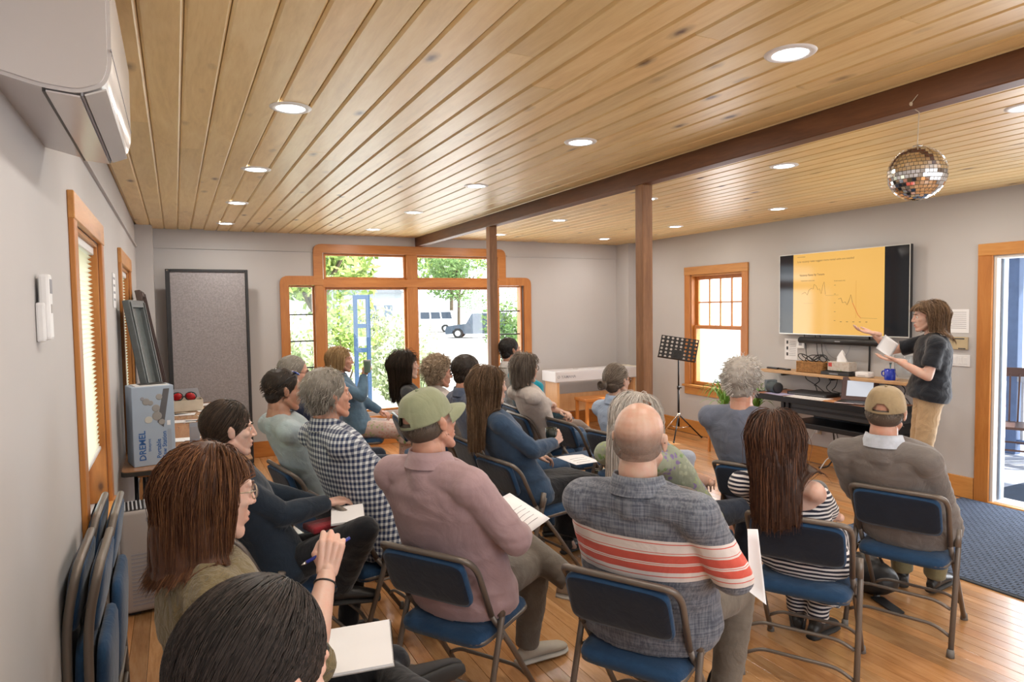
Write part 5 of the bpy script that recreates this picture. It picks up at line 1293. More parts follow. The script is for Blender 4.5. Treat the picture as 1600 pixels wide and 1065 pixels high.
t = thing('media_player', (5.92, 4.46, SZ), 'flat black media box under the tissue box', 'media player'); G().box(-.09, .06, -.17, .15, 0, .034, .004).out('body', M['black'], t); G().box(-.0905, -.0895, -.05, .05, .01, .02).out('display', M['greyink'], t)
for s in (-.12, .12): G().box(-.05, .03, s-.01, s+.01, 0, .041).out('spacer', M['black'], t)
t = thing('white_router', (5.91, 4.18, SZ), 'small white rounded device on the shelf right of the tissue box', 'router'); G().box(-.05, .05, -.07, .07, 0, .055, .014).out('body', M['white'], t, True); G().box(-.051, -.0495, -.04, .04, .015, .022).out('vent', M['slatgrey'], t)
t = thing('blue_mug', (5.90, 3.92, SZ), 'bright blue square pen cup on the shelf', 'cup'); BM = plain('cobalt_glaze', (.005, .03, .42), .2)
G().lathe([(.045, 0), (.047, .02), (.047, .10), (.042, .10), (.042, .012), (.001, .012)], 24, cap=False).out('cup', BM, t, True); G().tube(fillet([(0, .045, .08), (0, .08, .075), (0, .08, .035), (0, .045, .03)], .02), .006, 6).out('handle', BM, t, True)
for k in range(3):
    t = thing('pen', (5.90-.015+k*.012, 3.90+k*.02, SZ+.014), ('grey pen leaning left in the blue cup', 'teal pen upright in the blue cup', 'pale pen leaning right in the blue cup')[k], 'pen', 'pens in the blue cup'); G().tube([(0, 0, 0), (.01, (k-1)*-.02, .13)], .004, 6).out('barrel', [M['greyink'], plain('teal_pen', (.05, .3, .32), .4), M['slatgrey']][k], t); G().tube([(.01, (k-1)*-.02, .13), (.011, (k-1)*-.022, .145)], .003, 6).out('pen_cap', M['black'], t)
t = thing('glass_jar', (5.90, 3.79, SZ), 'large clear glass vase at the right end of the shelf', 'vase')
G().lathe([(.055, 0), (.05, .01), (.02, .02), (.055, .035), (.075, .09), (.08, .20), (.076, .235), (.073, .235), (.077, .2), (.072, .09), (.05, .04), (.001, .03)], 28, cap=False).out('bowl', glassy('clear_glass', tint=(.93, .95, .96)), t, True)
for k, yy in enumerate((5.29, 5.13)): t = thing('remote', (5.92, yy, SZ), ('short black remote at the left end of the shelf', 'longer black remote on the shelf left of the basket')[k], 'remote control', rz=rad(85-k*10)); G().box(-.08, .08, -.022, .022, 0, .018, .006).out('body', M['black'], t); G().box(-.05, .05, -.012, .012, .0175, .020, .001).out('keypad', M['greyink'], t)

# desk: black metal keyboard-like stand on the wall
t = thing('media_desk', (5.78, 4.53, 0), 'black metal wall desk with orange top below the shelf', 'desk')
TOPM = plain('orange_desk_top', (.34, .13, .06), .5)
G().box(-.23, .29, -.78, .70, .735, .755, .003).out('top', TOPM, t); G().box(-.245, -.23, -.79, .72, .70, .76, .003).out('front_rail', M['blackmetal'], t); G().box(-.23, .29, -.79, -.78, .70, .76).out('side_rail', M['blackmetal'], t); G().box(-.23, .29, .70, .72, .70, .76).out('side_rail', M['blackmetal'], t)
G().box(-.20, .28, -.78, .30, .60, .70, .006).out('drawer_unit', M['black'], t); G().box(-.205, -.20, -.70, .22, .64, .66).out('drawer_groove', M['blackmetal'], t)
G().box(-.24, -.20, -.78, .34, .47, .52, .006).out('lower_rail', M['blackmetal'], t); G().box(-.20, .28, -.78, .34, .485, .495).out('lower_shelf', M['blackmetal'], t)
for yy in (.26, .32): G().box(-.22, -.16, yy-.02, yy+.02, .49, .74, .004).out('upright', M['blackmetal'], t)
G().box(-.20, .28, -.76, -.72, .49, .60, .003).out('upright', M['blackmetal'], t); G().box(.25, .295, -.76, .32, .42, .74, .003).out('wall_plate', M['blackmetal'], t)
DZ = .7565
t = thing('laptop', (5.70, 4.12, DZ), 'open silver laptop with a white page on screen on the desk', 'laptop', rz=rad(22))
LM = plain('dark_aluminium', (.16, .13, .13), .3, .7); Rl = Matrix.Translation((.10, 0, .016)) @ Matrix.Rotation(rad(-58+38), 4, 'Y')
G().box(-.12, .11, -.16, .16, 0, .016, .004).out('base', LM, t); G().box(-.08, .08, -.145, .145, .0155, .0175).out('keyboard', M['black'], t)
lidg = G().box(-.004, .004, -.16, .16, 0, .225, .003, M=Matrix.Translation((.11, 0, .014)) @ Matrix.Rotation(rad(18), 4, 'Y')); lid_ = lidg.out('lid', plain('brown_lid', (.07, .035, .035), .4), t)
G().box(-.0055, -.004, -.115, .115, .04, .19, 0, M=Matrix.Translation((.11, 0, .014)) @ Matrix.Rotation(rad(18), 4, 'Y')).out('display', gloss('page_white', (.62, .65, .72), .9, .2), lid_)
t = thing('speaker', (5.72, 5.08, DZ), 'short dark cylindrical speaker at the left end of the desk', 'speaker', rz=rad(-20)); G().tube([(-.02, -.09, .06), (-.02, .07, .06)], .058, 24).out('body', plain('dark_teal_fabric', (.05, .07, .08), .7), t, True)
G().tube([(-.02, -.095, .06), (-.02, -.09, .06)], [.045, .057], 24).out('grille', M['black'], t, True); G().box(-.06, .06, .07, .13, 0, .13, .01).out('control_block', plain('slate_block', (.12, .15, .18), .5), t); G().box(-.05, .0, .128, .132, .09, .115).out('display', M['white'], t); G().box(-.03, .03, -.02, .02, 0, .012).out('foot', M['black'], t)
t = thing('closed_laptop', (5.86, 4.72, DZ), 'closed black flat equipment case on the desk behind the papers', 'case', rz=rad(6)); G().box(-.12, .12, -.22, .22, 0, .035, .006).out('body', M['black'], t); G().box(-.121, -.119, -.2, .2, .015, .018).out('seam', M['greyink'], t)
sheet(5.66, 4.62, DZ, .20, .42, 8, 'large white paper on the desk left of the laptop', lines=8, grp='papers on the desk'); sheet(5.66, 4.98, DZ+.0015, .18, .26, -10, 'lilac folded papers near the dark speaker', plain('lilac_paper', (.42, .40, .62), .7), 3, grp='papers on the desk')
sheet(5.64, 4.34, DZ+.001, .10, .14, 20, 'orange note lying beside the laptop', plain('orange_note', (.6, .3, .14), .7), 0, grp='papers on the desk'); sheet(5.63, 3.86, DZ+.001, .10, .16, 5, 'orange slip at the right end of the desk', plain('peach_note', (.6, .33, .2), .7), 2, grp='papers on the desk')
for k in range(9):
    y0_ = 4.95-k*.13; p = [(6.02, y0_, .95), (6.0, y0_-rg.uniform(-.1, .1), .90), (5.98, y0_-rg.uniform(.0, .25), .84), (5.96, y0_-rg.uniform(-.1, .25), .80+rg.uniform(0, .05)), (5.94, y0_-rg.uniform(0, .3), .775)]
    cable('tangled_cable', p, .0045, 'black cable hanging between shelf and desk, '+['leftmost of the tangle', 'second from the left of the tangle', 'third from the left of the tangle', 'fourth from the left of the tangle', 'fifth from the left of the tangle', 'fourth from the right of the tangle', 'third from the right of the tangle', 'second from the right of the tangle', 'rightmost of the tangle'][k], grp='tangled cables above the desk')
for k, (y_, a) in enumerate(((5.0, .12), (4.86, .14), (4.80, .16))): cable('hanging_cable', [(6.05, y_, 1.40), (6.06, y_-.02, 1.28), (6.03, y_-.05, 1.18), (5.97, y_-a, 1.11)], .004, ['left', 'middle', 'right'][k]+' one of three thin black cables from television to basket', grp='cables from the television to the basket')
cable('power_cable', [(6.06, 4.24, 1.37), (6.065, 4.24, 1.2), (6.065, 4.245, .99)], .009, 'thick black cable hanging straight down the wall to the shelf')
cable('speaker_cable', [(6.05, 4.74, 1.28), (6.06, 4.70, 1.16), (6.065, 4.58, 1.12), (6.06, 4.48, 1.18), (6.05, 4.44, 1.27)], .0025, 'thin grey cable swagging under the soundbar', M['greyink'])
cable('floor_cable', [(5.95, 4.56, .49), (5.98, 4.56, .3), (6.0, 4.55, .15), (5.96, 4.62, .01), (5.9, 4.68, .008)], .008, 'thick black cable dropping from the desk to the floor')
cable('floor_cable', [(5.96, 4.55, .49), (5.99, 4.50, .25), (5.98, 4.44, .05), (5.9, 4.4, .008)], .005, 'thin dark cable beside the thick one under the desk')
cable('floor_cable', [(5.95, 4.30, .49), (6.0, 4.28, .38), (6.01, 4.25, .25), (6.0, 4.27, .12), (5.97, 4.22, .02), (5.92, 4.25, .008), (5.9, 4.15, .008)], .005, 'looping black cable hanging near the baseboard right of the others')
cable('floor_cable', [(5.97, 4.0, .49), (6.0, 3.99, .35), (6.01, 3.97, .2)], .003, 'thin black wire hanging below the right end of the desk')
cable('white_cable', [(6.03, 4.82, .36), (5.98, 4.86, .25), (5.9, 4.95, .06), (5.8, 5.0, .008)], .004, 'white charger lead falling from the wall outlet', M['white'])
cable('white_cable', [(5.85, 4.62, .008), (5.9, 4.58, .12), (5.92, 4.5, .16), (5.9, 4.44, .10), (5.88, 4.42, .008)], .006, 'white cable arching up from the floor under the desk', M['white'])

# piano, stool, music stand, plants, rug
t = thing('digital_piano', (5.17, 7.78, 0), 'white digital piano on a light wooden stand against the far wall', 'piano')
PW = plain('piano_white', (.62, .61, .63), .35, var=.01); LW_ = wood('light_stand', [(.25, (.52, .28, .12)), (.5, (.62, .36, .17)), (.75, (.68, .42, .22))], 'z', .45, 1, 0, 0)
G().box(-.69, .69, -.17, .20, .70, .845, .012).out('case', PW, t); G().box(-.66, .66, -.173, -.169, .70, .712).out('trim_line', M['slatgrey'], t); G().box(-.25, .42, -.05, .10, .845, .852).out('music_ledge', PW, t); G().box(-.62, .62, -.165, -.05, .8445, .848).out('key_bed', M['white'], t)
text_mesh('lettering', 'YAMAHA', .055, M['greyink'], t, Matrix.Translation((-.60, -.1705, .755)) @ Matrix.Rotation(rad(90), 4, 'X'), bold=.0008)
G().tube([(-.64+.016*math.cos(a), -.171, .774+.016*math.sin(a)) for a in np.linspace(0, 2*PI, 13)[:-1]], .003, 5, close=True).out('logo_ring', M['greyink'], t)
for sx in (-.63, .63): G().box(sx-.02, sx+.02, -.14, .18, 0, .70, .004).out('stand_side', LW_, t); G().box(sx-.03, sx+.03, -.16, .2, 0, .03, .004).out('stand_foot', LW_, t)
G().box(-.61, .61, .14, .16, .25, .50, .003).out('back_board', LW_, t)
G().box(.64, .70, -.19, .22, .35, .855, .006).out('dust_cover', plain('cream_cloth', (.66, .62, .52), .9), t)
t = thing('piano_stool', (4.98, 7.42, 0), 'low orange wooden bench in front of the white piano', 'bench'); G().box(-.24, .24, -.15, .15, .46, .50, .008).out('seat', M['trim'], t)
for sx in (-.21, .21):
    for sy in (-.12, .12): G().box(sx-.018, sx+.018, sy-.018, sy+.018, 0, .46, .003).out('leg', M['trimz'], t)
G().box(-.21, .21, -.13, -.11, .38, .46).out('apron', M['trim'], t)
t = thing('music_stand', (5.70, 6.60, 0), 'black perforated music stand in front of the right wall window', 'music stand', rz=rad(-42))
MD = Matrix.Translation((0, -.02, 1.16)) @ Matrix.Rotation(rad(-22), 4, 'X') @ Matrix.Rotation(rad(9), 4, 'Y')
bm = bmesh.new(); nx, nz = 8, 6; W_, H_ = .47, .30; vs = {}
def gv(x, z):
    k = (round(x, 4), round(z, 4))
    if k not in vs: vs[k] = bm.verts.new((x, 0, z))
    return vs[k]
cw, chh = W_/nx, H_/nz
for i in range(nx):
    for j in range(nz):
        cx, cz = -W_/2+cw*(i+.5), -H_/2+chh*(j+.5); sq = [gv(cx+a*cw/2, cz+b*chh/2) for a, b in ((-1, -1), (0, -1), (1, -1), (1, 0), (1, 1), (0, 1), (-1, 1), (-1, 0))]
        ci = [bm.verts.new((cx+.0165*math.cos(a), 0, cz+.0165*math.sin(a))) for a in [rad(-135+45*k) for k in range(8)]]
        for k in range(8): bm.faces.new((sq[k], sq[(k+1) % 8], ci[(k+1) % 8], ci[k]))
ge = bmesh.ops.extrude_face_region(bm, geom=bm.faces[:]); bmesh.ops.translate(bm, vec=(0, .003, 0), verts=[q for q in ge['geom'] if isinstance(q, bmesh.types.BMVert)])
bmesh.ops.recalc_face_normals(bm, faces=bm.faces); me = bpy.data.meshes.new('desk_plate'); bm.to_mesh(me); bm.free(); me.transform(MD); link('desk_plate', me, M['blackmetal'], t)
G().box(-.235, .235, -.05, .003, -.155, -.150, 0, MD).out('ledge', M['blackmetal'], t); G().box(-.06, .06, .003, .012, -.14, -.02, 0, MD).out('bracket', M['blackmetal'], t)
G().tube([(0, 0, 1.08), (0, 0, .62)], .010, 10).out('upper_tube', M['blackmetal'], t, True); G().tube([(0, 0, .68), (0, 0, .16)], .0135, 10).out('pole', M['blackmetal'], t, True)
G().tube([(0, 0, .64), (0, 0, .68)], .020, 12).out('collar', M['black'], t, True); G().tube([(0, 0, .27), (0, 0, .33)], .022, 12).out('hub', M['chrome'], t, True); G().ell((.03, 0, .66), (.014, .008, .010)).out('knob', M['black'], t)
for k in range(3): a = rad(20+120*k); G().tube([(.015*math.cos(a), .015*math.sin(a), .30), (.30*math.cos(a), .30*math.sin(a), .012)], .0085, 8).out('leg', M['chrome'] if k == 1 else M['blackmetal'], t, True); G().tube([(.01*math.cos(a), .01*math.sin(a), .14), (.15*math.cos(a), .15*math.sin(a), .155)], .005, 6).out('strut', M['chrome'], t, True); G().ell((.30*math.cos(a), .30*math.sin(a), .014), (.013, .013, .013), 8, 6).out('rubber_foot', M['black'], t)
GRN = plain('spider_plant_green', (.16, .34, .06), .5, var=.3); POT = plain('terracotta', (.30, .13, .07), .7)
def spider_plant(x, y, z, label, seed, n_=46, r=.30):
    t = thing('potted_plant', (x, y, 0), label, 'plant'); rg = random.Random(seed)
    st = G().box(-.14, .14, -.14, .14, z-.20, z-.17, .004)
    for sx in (-.12, .12):
        for sy in (-.12, .12): st.box(sx-.012, sx+.012, sy-.012, sy+.012, 0, z-.20)
    st.out('stand', M['trimz'], t)
    G().lathe([(.07, z-.17), (.10, z), (.11, z), (.11, z+.02), (.09, z+.02), (.09, z-.01), (.001, z-.01)], 20, cap=False).out('pot', POT, t, True)
    for k in range(n_):
        a = rg.uniform(0, 2*PI); L = r*rg.uniform(.6, 1.2); h = rg.uniform(.10, .28); V = []; F = []
        for j in range(7):
            u = j/6; w = .011*(1-u)**.6+.001; d = Vector((math.cos(a), math.sin(a), 0)); s = Vector((-d.y, d.x, 0)); p = d*L*u+Vector((0, 0, z+h*math.sin(u*PI*.8)*1.2)); V += [p-s*w, p+Vector((0, 0, .003)), p+s*w]
        for j in range(6): F += [(j*3, j*3+1, j*3+4, j*3+3), (j*3+1, j*3+2, j*3+5, j*3+4)]
        mk('leaf', V, F, GRN, t)
spider_plant(5.62, 5.72, .50, 'leafy green spider plant by the window, left of the white haired man', 3); spider_plant(5.80, 5.42, .52, 'green spider plant between the white haired man and the desk', 4, 40, .24)
RUG = plain('blue_grey_rug', (.065, .09, .145), .95, var=.25, vscale=30)
t = thing('door_mat', (5.13, 2.20, 0), 'large blue grey ribbed mat on the floor inside the doorway', 'rug')
G().box(-.89, .91, -.75, 1.14, .0, .009, .003).out('backing', plain('mat_edge', (.03, .035, .045), .9), t)
g = G()
for i in range(60):
    for j in range(38):
        x_ = -.86+i*.0292; y_ = -.72+j*.0484+(.024 if i % 2 else 0)
        if y_ < 1.10: g.box(x_, x_+.0255, y_, y_+.040, .008, .0118)
tag(g.out('woven_nubs', RUG, t), kind='stuff')
# mirror ball
t = thing('mirror_ball', (2.83, 1.772, 2.245), 'mirrored disco ball hanging on a string from the dark beam', 'mirror ball'); bm = bmesh.new(); MR = plain('mirror_facet', (.85, .85, .87), .04, 1, var=0)
rB = .113; V = []; F = []; rows_ = 22
for j in range(rows_):
    p0, p1 = PI*j/rows_+.012, PI*(j+1)/rows_-.012; pm = (p0+p1)/2; n_ = max(4, int(2*PI*math.sin(pm)/(PI/rows_)))
    for k in range(n_):
        a0, a1 = 2*PI*k/n_, 2*PI*(k+1)/n_; da = (a1-a0)*.06; a0 += da; a1 -= da; am = (a0+a1)/2; jt = Vector((rg.uniform(-1, 1), rg.uniform(-1, 1), rg.uniform(-1, 1)))*.0022
        nn = Vector((math.sin(pm)*math.cos(am), math.sin(pm)*math.sin(am), math.cos(pm))); c = nn*rB; nn = (nn+jt*14).normalized(); s = Vector((-math.sin(am), math.cos(am), 0)); s = (s-nn*s.dot(nn)).normalized(); u = nn.cross(s)
        hw, hh = rB*math.sin(pm)*(a1-a0)/2, rB*(p1-p0)/2; i = len(V); V += [c-s*hw-u*hh, c+s*hw-u*hh, c+s*hw+u*hh, c-s*hw+u*hh]; F.append((i, i+1, i+2, i+3))
G().ell((0, 0, 0), (.1095,)*3, 28, 18).out('core', plain('ball_core', (.25, .2, .15), .4), t, True)
tag(mk('mirror_tiles', V, F, MR, t), kind='stuff')
G().lathe([(.02, .111), (.018, .117), (.004, .121)], 12).out('top_cap', M['chrome'], t, True)
G().tube([(0, 0, .118), (0, -.005, .255), (-.042, -.005, .268), (-.046, 0, .29)], .0022, 5).out('string', plain('twine', (.5, .42, .32), .9), t); G().ell((-.048, 0, .285), (.007, .007, .009), 8, 6).out('knot', bpy.data.materials['twine'], t); G().tube([(-.048, 0, .288), (-.05, -.03, .315)], .0018, 5).out('string_end', bpy.data.materials['twine'], t)
# floor bags
t = thing('handbag', (3.60, 2.50, 0), 'black bag with loose straps on the floor in front of the khaki cap man', 'bag'); g = G(); g.ell((0, 0, .10), (.12, .17, .10)); g.ell((0, .03, .15), (.09, .12, .07)); v, f = remesh(g, .012, 1); mk('bag_body', v, f, M['black'], t, True)
G().tube(fillet([(0, -.08, .20), (-.03, -.04, .30), (-.02, .05, .30), (0, .10, .20)], .05), .008, 6).out('strap', M['black'], t, True); G().prism(rounded([(-.16, -.26), (-.10, -.28), (-.02, -.10), (-.08, -.06)], [.01]*4, 2), .004, .012, axis='z').out('strap_end', M['black'], t)
t = thing('canvas_bag', (3.35, 4.72, 0), 'green and cream patterned bag on the floor beside the empty chair', 'bag', rz=.3); G().box(-.18, .18, -.10, .10, 0, .30, .03).out('bag_body', cloth('leaf_print', (.3, .36, .12), (.55, .5, .38), 'floral'), t, True); G().tube(fillet([(-.10, 0, .29), (-.08, 0, .48), (.08, 0, .48), (.10, 0, .29)], .08), .010, 8).out('handle', plain('cream_rope', (.6, .52, .36), .8), t, True)
t = thing('shoulder_bag', (2.02, 2.08, 0), 'black bag at the bottom edge right of the bald man', 'bag'); g = G(); g.ell((0, 0, .05), (.11, .07, .055)); v, f = remesh(g, .012, 1); mk('bag_body', v, f, M['black'], t, True); G().tube(fillet([(-.08, 0, .07), (-.05, 0, .17), (.05, 0, .17), (.08, 0, .07)], .05), .006, 8).out('handle', M['black'], t, True)
# ------------------------------------------------------------ the people
SK1 = skinmat('fair_skin', (.54, .375, .295)); SK2 = skinmat('ruddy_skin', (.53, .305, .22)); SK3 = skinmat('tanned_skin', (.38, .215, .145)); SK4 = skinmat('pale_skin', (.60, .42, .345))
H = dict(brown=hairmat('brown_hair', (.045, .018, .010), (.16, .07, .035)), auburn=hairmat('auburn_hair', (.085, .030, .012), (.25, .11, .045)), black=hairmat('near_black_hair', (.010, .007, .006), (.06, .045, .04)), dark=hairmat('dark_brown_hair', (.024, .015, .010), (.11, .07, .045)), grey=hairmat('silver_grey_hair', (.26, .235, .20), (.52, .49, .44)), white=hairmat('white_hair', (.50, .46, .42), (.78, .74, .70)),
         salt=hairmat('grey_brown_hair', (.12, .09, .07), (.30, .25, .20)), blond=hairmat('blond_hair', (.34, .21, .09), (.62, .44, .24)), fair=hairmat('sandy_hair', (.20, .115, .055), (.44, .29, .16)), curlg=hairmat('grey_blond_hair', (.34, .25, .17), (.60, .49, .36)), mouse=hairmat('light_brown_hair', (.11, .062, .032), (.30, .19, .11)))
def stub(name, col, z):
    """short stubble: fades into bare skin above height z"""
    m, nt, ns, ln, b = nodes(name); v = coords(nt); n_ = noisef(nt, v, 700, 2); c = ramp(nt, [(.35, col), (.65, tuple(min(1, x*1.8) for x in col))], n_); ln.new(c, b.inputs['Base Color']); b.inputs['Roughness'].default_value = .7
    sep = N(nt, 'ShaderNodeSeparateXYZ'); ln.new(v, sep.inputs[0]); h = mathn(nt, 'MULTIPLY', mathn(nt, 'SUBTRACT', z+.02, mathn(nt, 'ADD', sep.outputs[2], mathn(nt, 'MULTIPLY', noisef(nt, v, 25, 2), .04))), 16)
    a = mathn(nt, 'MULTIPLY', mathn(nt, 'MINIMUM', mathn(nt, 'MAXIMUM', h, 0.0), 1.0), mathn(nt, 'ADD', mathn(nt, 'MULTIPLY', n_, .9), .12)); ln.new(a, b.inputs['Alpha']); return m
DEN = cloth('denim_jacket', (.040, .075, .135), (.024, .048, .092), bump=.3); JEAN = cloth('blue_jeans', (.05, .10, .18), (.03, .06, .12)); NAVT = cloth('navy_trousers', (.025, .035, .06)); GREYT = cloth('grey_trousers', (.17, .145, .12)); TAUT = cloth('taupe_trousers', (.20, .155, .13)); BLKC = cloth('black_cloth', (.010, .011, .015), (.006, .007, .010)); KHT = cloth('khaki_trousers', (.48, .33, .19), (.40, .27, .15), bump=.5)
GLB = plain('black_frames', (.02, .02, .025), .3); GLG = plain('clear_gold_frames', (.5, .42, .32), .2, .5)
LAP = lambda s, **k: dict(dict(hand=(s*.07, .20, .665), fdir=(-s*.5, .8, -.15), palm=(0, 0, -1), curl=34), **k)
def HW(d, p):                   # put a world point into a person's frame
    return d['Rw'] @ (Vector(p)-Vector((d['x'], d['y'], 0)))
def handpos(d, s): return d['arms'][s][2]
def held_sheet(name, corners, label, cat='paper', lines=5, bend=.01, mat=None, grp=None):
    """a sheet spanned by four world corners, with real thickness and a slight curl"""
    A, B, C_, D = [Vector(c) for c in corners]; nrm = (B-A).cross(D-A).normalized(); V = []; F = []; n_ = 7
    for off in (0, .0012):
        for i in range(n_):
            for j in range(n_): u, w = i/(n_-1), j/(n_-1); p = A.lerp(B, u).lerp(D.lerp(C_, u), w); V.append(p+nrm*(bend*math.sin(u*PI)*math.sin(w*PI*.9)+off))
    q = n_*n_
    for i in range(n_-1):
        for j in range(n_-1): a = i*n_+j; F += [(a, a+1, a+n_+1, a+n_), (q+a, q+a+n_, q+a+n_+1, q+a+1)]
    for i in range(n_-1):
        for a, b in ((i, i+1), (i*n_, (i+1)*n_), (i*n_+n_-1, (i+1)*n_+n_-1), ((n_-1)*n_+i, (n_-1)*n_+i+1)): F.append((a, b, q+b, q+a))
    t = thing(name, tuple(A), label, cat, grp); mk('sheet', [p-A for p in V], F, mat or M['paper'], t, True)
    if lines:
        g = G()
        for k in range(lines):
            w = .15+.5*k/lines; ln_ = [A.lerp(B, u).lerp(D.lerp(C_, u), w)+nrm*(bend*math.sin(u*PI)*math.sin(w*PI*.9)+.0022)-A for u in (.15, .4, .7)]; g.tube(ln_, .0011, 4)
        g.out('printed_lines', M['greyink'], t)
    return t
def notebook(pos, rz, w, h, label, tilt=(0, 0), spiral=True):
    t = thing('notebook', pos, label, 'notebook', rz=rad(rz)); t.rotation_euler = (rad(tilt[0]), rad(tilt[1]), rad(rz))
    G().box(-w/2, w/2, -h/2, h/2, 0, .003).out('back_cover', M['slatgrey'], t); G().box(-w/2+.002, w/2-.002, -h/2+.002, h/2-.002, .003, .010).out('pages', M['paper'], t)
    if spiral:
        g = G()
        for k in range(int(h/.009)): y = -h/2+.006+k*.009; g.tube([(w/2+.003*math.cos(a)-.001, y, .006+.007*math.sin(a)) for a in np.linspace(0, 2*PI, 7)[:-1]], .0007, 4, close=True)
        tag(g.out('spiral_wire', M['blackmetal'], t), kind='stuff')
    return t

# --- right hand row, nearest
person('man seen from behind in a grey sweater and khaki cap', CH['khaki'], (3.17, 2.12, 1.275), (68, -4, 2),
    dict(skin=SK2, hairm=H['salt'], hair='capfringe', cap=dict(mat=cloth('khaki_cap_cloth', (.36, .27, .155), bump=.2), tilt=10, label='khaki baseball cap'), shirt=cloth('grey_brown_sweater', (.175, .155, .145), (.14, .125, .118), bump=.5), w=1.16, inf=.018, collar=True, collarm=cloth('pale_blue_collar', (.52, .56, .64)), collarlabel='pale blue shirt collar', pantsm=cloth('olive_trousers', (.22, .20, .11)), shoem=MK['black_leather'], boot=.02,
         hvox=.0042, armL=LAP(-1, hand=(-.16, .14, .66)), armR=LAP(1, hand=(.12, .16, .66)), legL=dict(ank=(-.14, .50, .10), az=-20), legR=dict(ank=(.02, .52, .10), az=10), spine=(0, -.12, .80), sname='sweater', wr=.008, belly=.02))
person('woman seen from behind with long brown hair in a black and white striped dress', CH['stripe'], (2.39, 2.13, 1.225), (55, -6, -4),
    dict(male=False, skin=SK4, hairm=H['brown'], hair='long', hden=1.4, hr=.0016, hcfg=dict(length=.40, thick=.018), shirt=cloth('striped_jersey', (.68, .66, .66), (.012, .014, .03), 'stripes', bump=.15), sname='dress', sleeve='elbow', offsh=True, hi=.80, w=1.06, inf=.010, pants='skirt', skirtlen=.78, pantsm=bpy.data.materials['striped_jersey'],
         shoem=MK['black_leather'], shoeL=.24, legL=dict(ank=(-.10, .36, .085), az=-10), legR=dict(ank=(.0, .30, .085), az=20), hvox=.0046, shL=(0, 0, .0)))
person('white haired man seen from behind in a blue grey t-shirt beside the right window', CH['tshirt'], (2.98, 2.89, 1.37), (66, -2, 0),
    dict(skin=SK2, hairm=H['white'], hair='fluffy', hden=1.3, shirt=cloth('slate_tshirt', (.155, .175, .235), (.13, .15, .205), bump=.35), sname='t_shirt', sleeve='short', w=1.2, inf=.016, pants='shorts', pantsm=cloth('grey_shorts', (.12, .115, .11)), sock=cloth('black_sock', (.012, .012, .016)), shoem=plain('brown_leather', (.09, .045, .025), .5), boot=.03, belly=.03,
         legL=dict(ank=(-.27, .20, .10), az=-5), legR=dict(ank=(.12, .30, .10)), armL=LAP(-1, hand=(-.18, .20, .68))))
# --- bald man
baldd = person('bald man from behind in a grey shirt with red and white stripes', CH['bald'], (1.40, 1.82, 1.372), (52, -3, 0),
    dict(skin=SK1, hairm=H['salt'], hair='fringe', shirt=cloth('banded_chambray', (.20, .215, .25), (.075, .085, .115), 'band', bump=.25, wr=7), sleeve='elbow', w=1.26, inf=.020, collar=True, flare=.5, belly=.05, wr=.007, pantsm=GREYT, shoem=MK['black_leather'], hvox=.0036, glasses=GLB, q=.8,
         armL=LAP(-1, hand=(-.16, .18, .68)), armR=LAP(1, hand=(.22, .10, .70), pole=(1, -.5, -.5)), legL=dict(ank=(-.12, .30, .095)), legR=dict(ank=(.20, .32, .095), az=25), hs=1.08))[1]
held_sheet('paper_sheet', [(1.80, 1.72, .90), (1.83, 1.70, .90), (1.83, 1.66, .64), (1.79, 1.70, .68)], 'white papers hanging beside the bald man at his right knee', lines=0, bend=.004)
# --- green cap man
capd = person('man seen from behind in a pink shirt and sage green cap', CH['cap'], (.85, 2.46, 1.385), (72, 6, -4),
    dict(skin=SK2, hairm=H['salt'], hair='capfringe', cap=dict(mat=cloth('sage_cap_cloth', (.27, .29, .185), (.23, .25, .155), bump=.2), tilt=12, label='sage green baseball cap'), shirt=cloth('dusty_pink_shirt', (.39, .27, .285), (.33, .225, .24), bump=.28, wr=7), sleeve='long', w=1.22, inf=.019, collar=True, flare=.4, wr=.008, wfr=9, pantsm=cloth('stone_grey_trousers', (.155, .135, .115)), shoem=plain('pale_canvas', (.40, .36, .30), .8), solem=plain('pale_sole', (.5, .48, .44), .7), hvox=.0036, q=.8,
         armL=LAP(-1, hand=(-.12, .16, .70)), armR=dict(hand=(.20, .12, .76), fdir=(-.4, .8, .2), palm=(-.6, 0, -.6), curl=45, pole=(.9, -.5, -.6)), legR=dict(ank=(.05, .44, .09), az=30), legL=dict(ank=(.30, .40, .47), az=75, pole=(-1, .6, .6), pitch=-5), hs=1.06, shoeL=.28))[1]
held_sheet('paper_sheet', [(1.25, 2.36, .78), (1.40, 2.44, .80), (1.30, 2.62, .88), (1.13, 2.52, .86)], 'white printed sheet held by the man in the green cap', lines=5, bend=.02)
# --- woman in denim
person('woman with long light brown hair in a denim jacket holding a dark cup', CH['denim'], (1.75, 3.80, 1.34), (88, -2, 0),
    dict(male=False, skin=SK1, hairm=H['mouse'], hair='long', hden=1.2, hcfg=dict(length=.42, thick=.018), shirt=DEN, sname='denim_jacket', sleeve='long', collar=True, w=1.08, inf=.016, wr=.007, pants='skirt', skirtlen=.88, pantsm=BLKC, shoem=MK['black_leather'], shoeL=.24, armR=dict(hand=(.10, .12, .84), fdir=(-.2, .75, .35), palm=(-1, .1, 0), curl=55, thumb=.6, pole=(.9, -.6, -.7)), legR=dict(ank=(.02, .48, .085)), legL=dict(ank=(-.12, .40, .085))))
t = thing('dark_cup', (2.13, 3.68, .845), 'small black cup held by the woman in the denim jacket', 'cup'); G().lathe([(.026, 0), (.036, .03), (.037, .085), (.033, .085), (.032, .03), (.001, .012)], 20, cap=False).out('cup', plain('black_glass', (.015, .02, .015), .1), t, True); G().lathe([(.033, .074), (.001, .076)], 20, cap=False).out('drink', plain('dark_drink', (.10, .06, .02), .3), t)
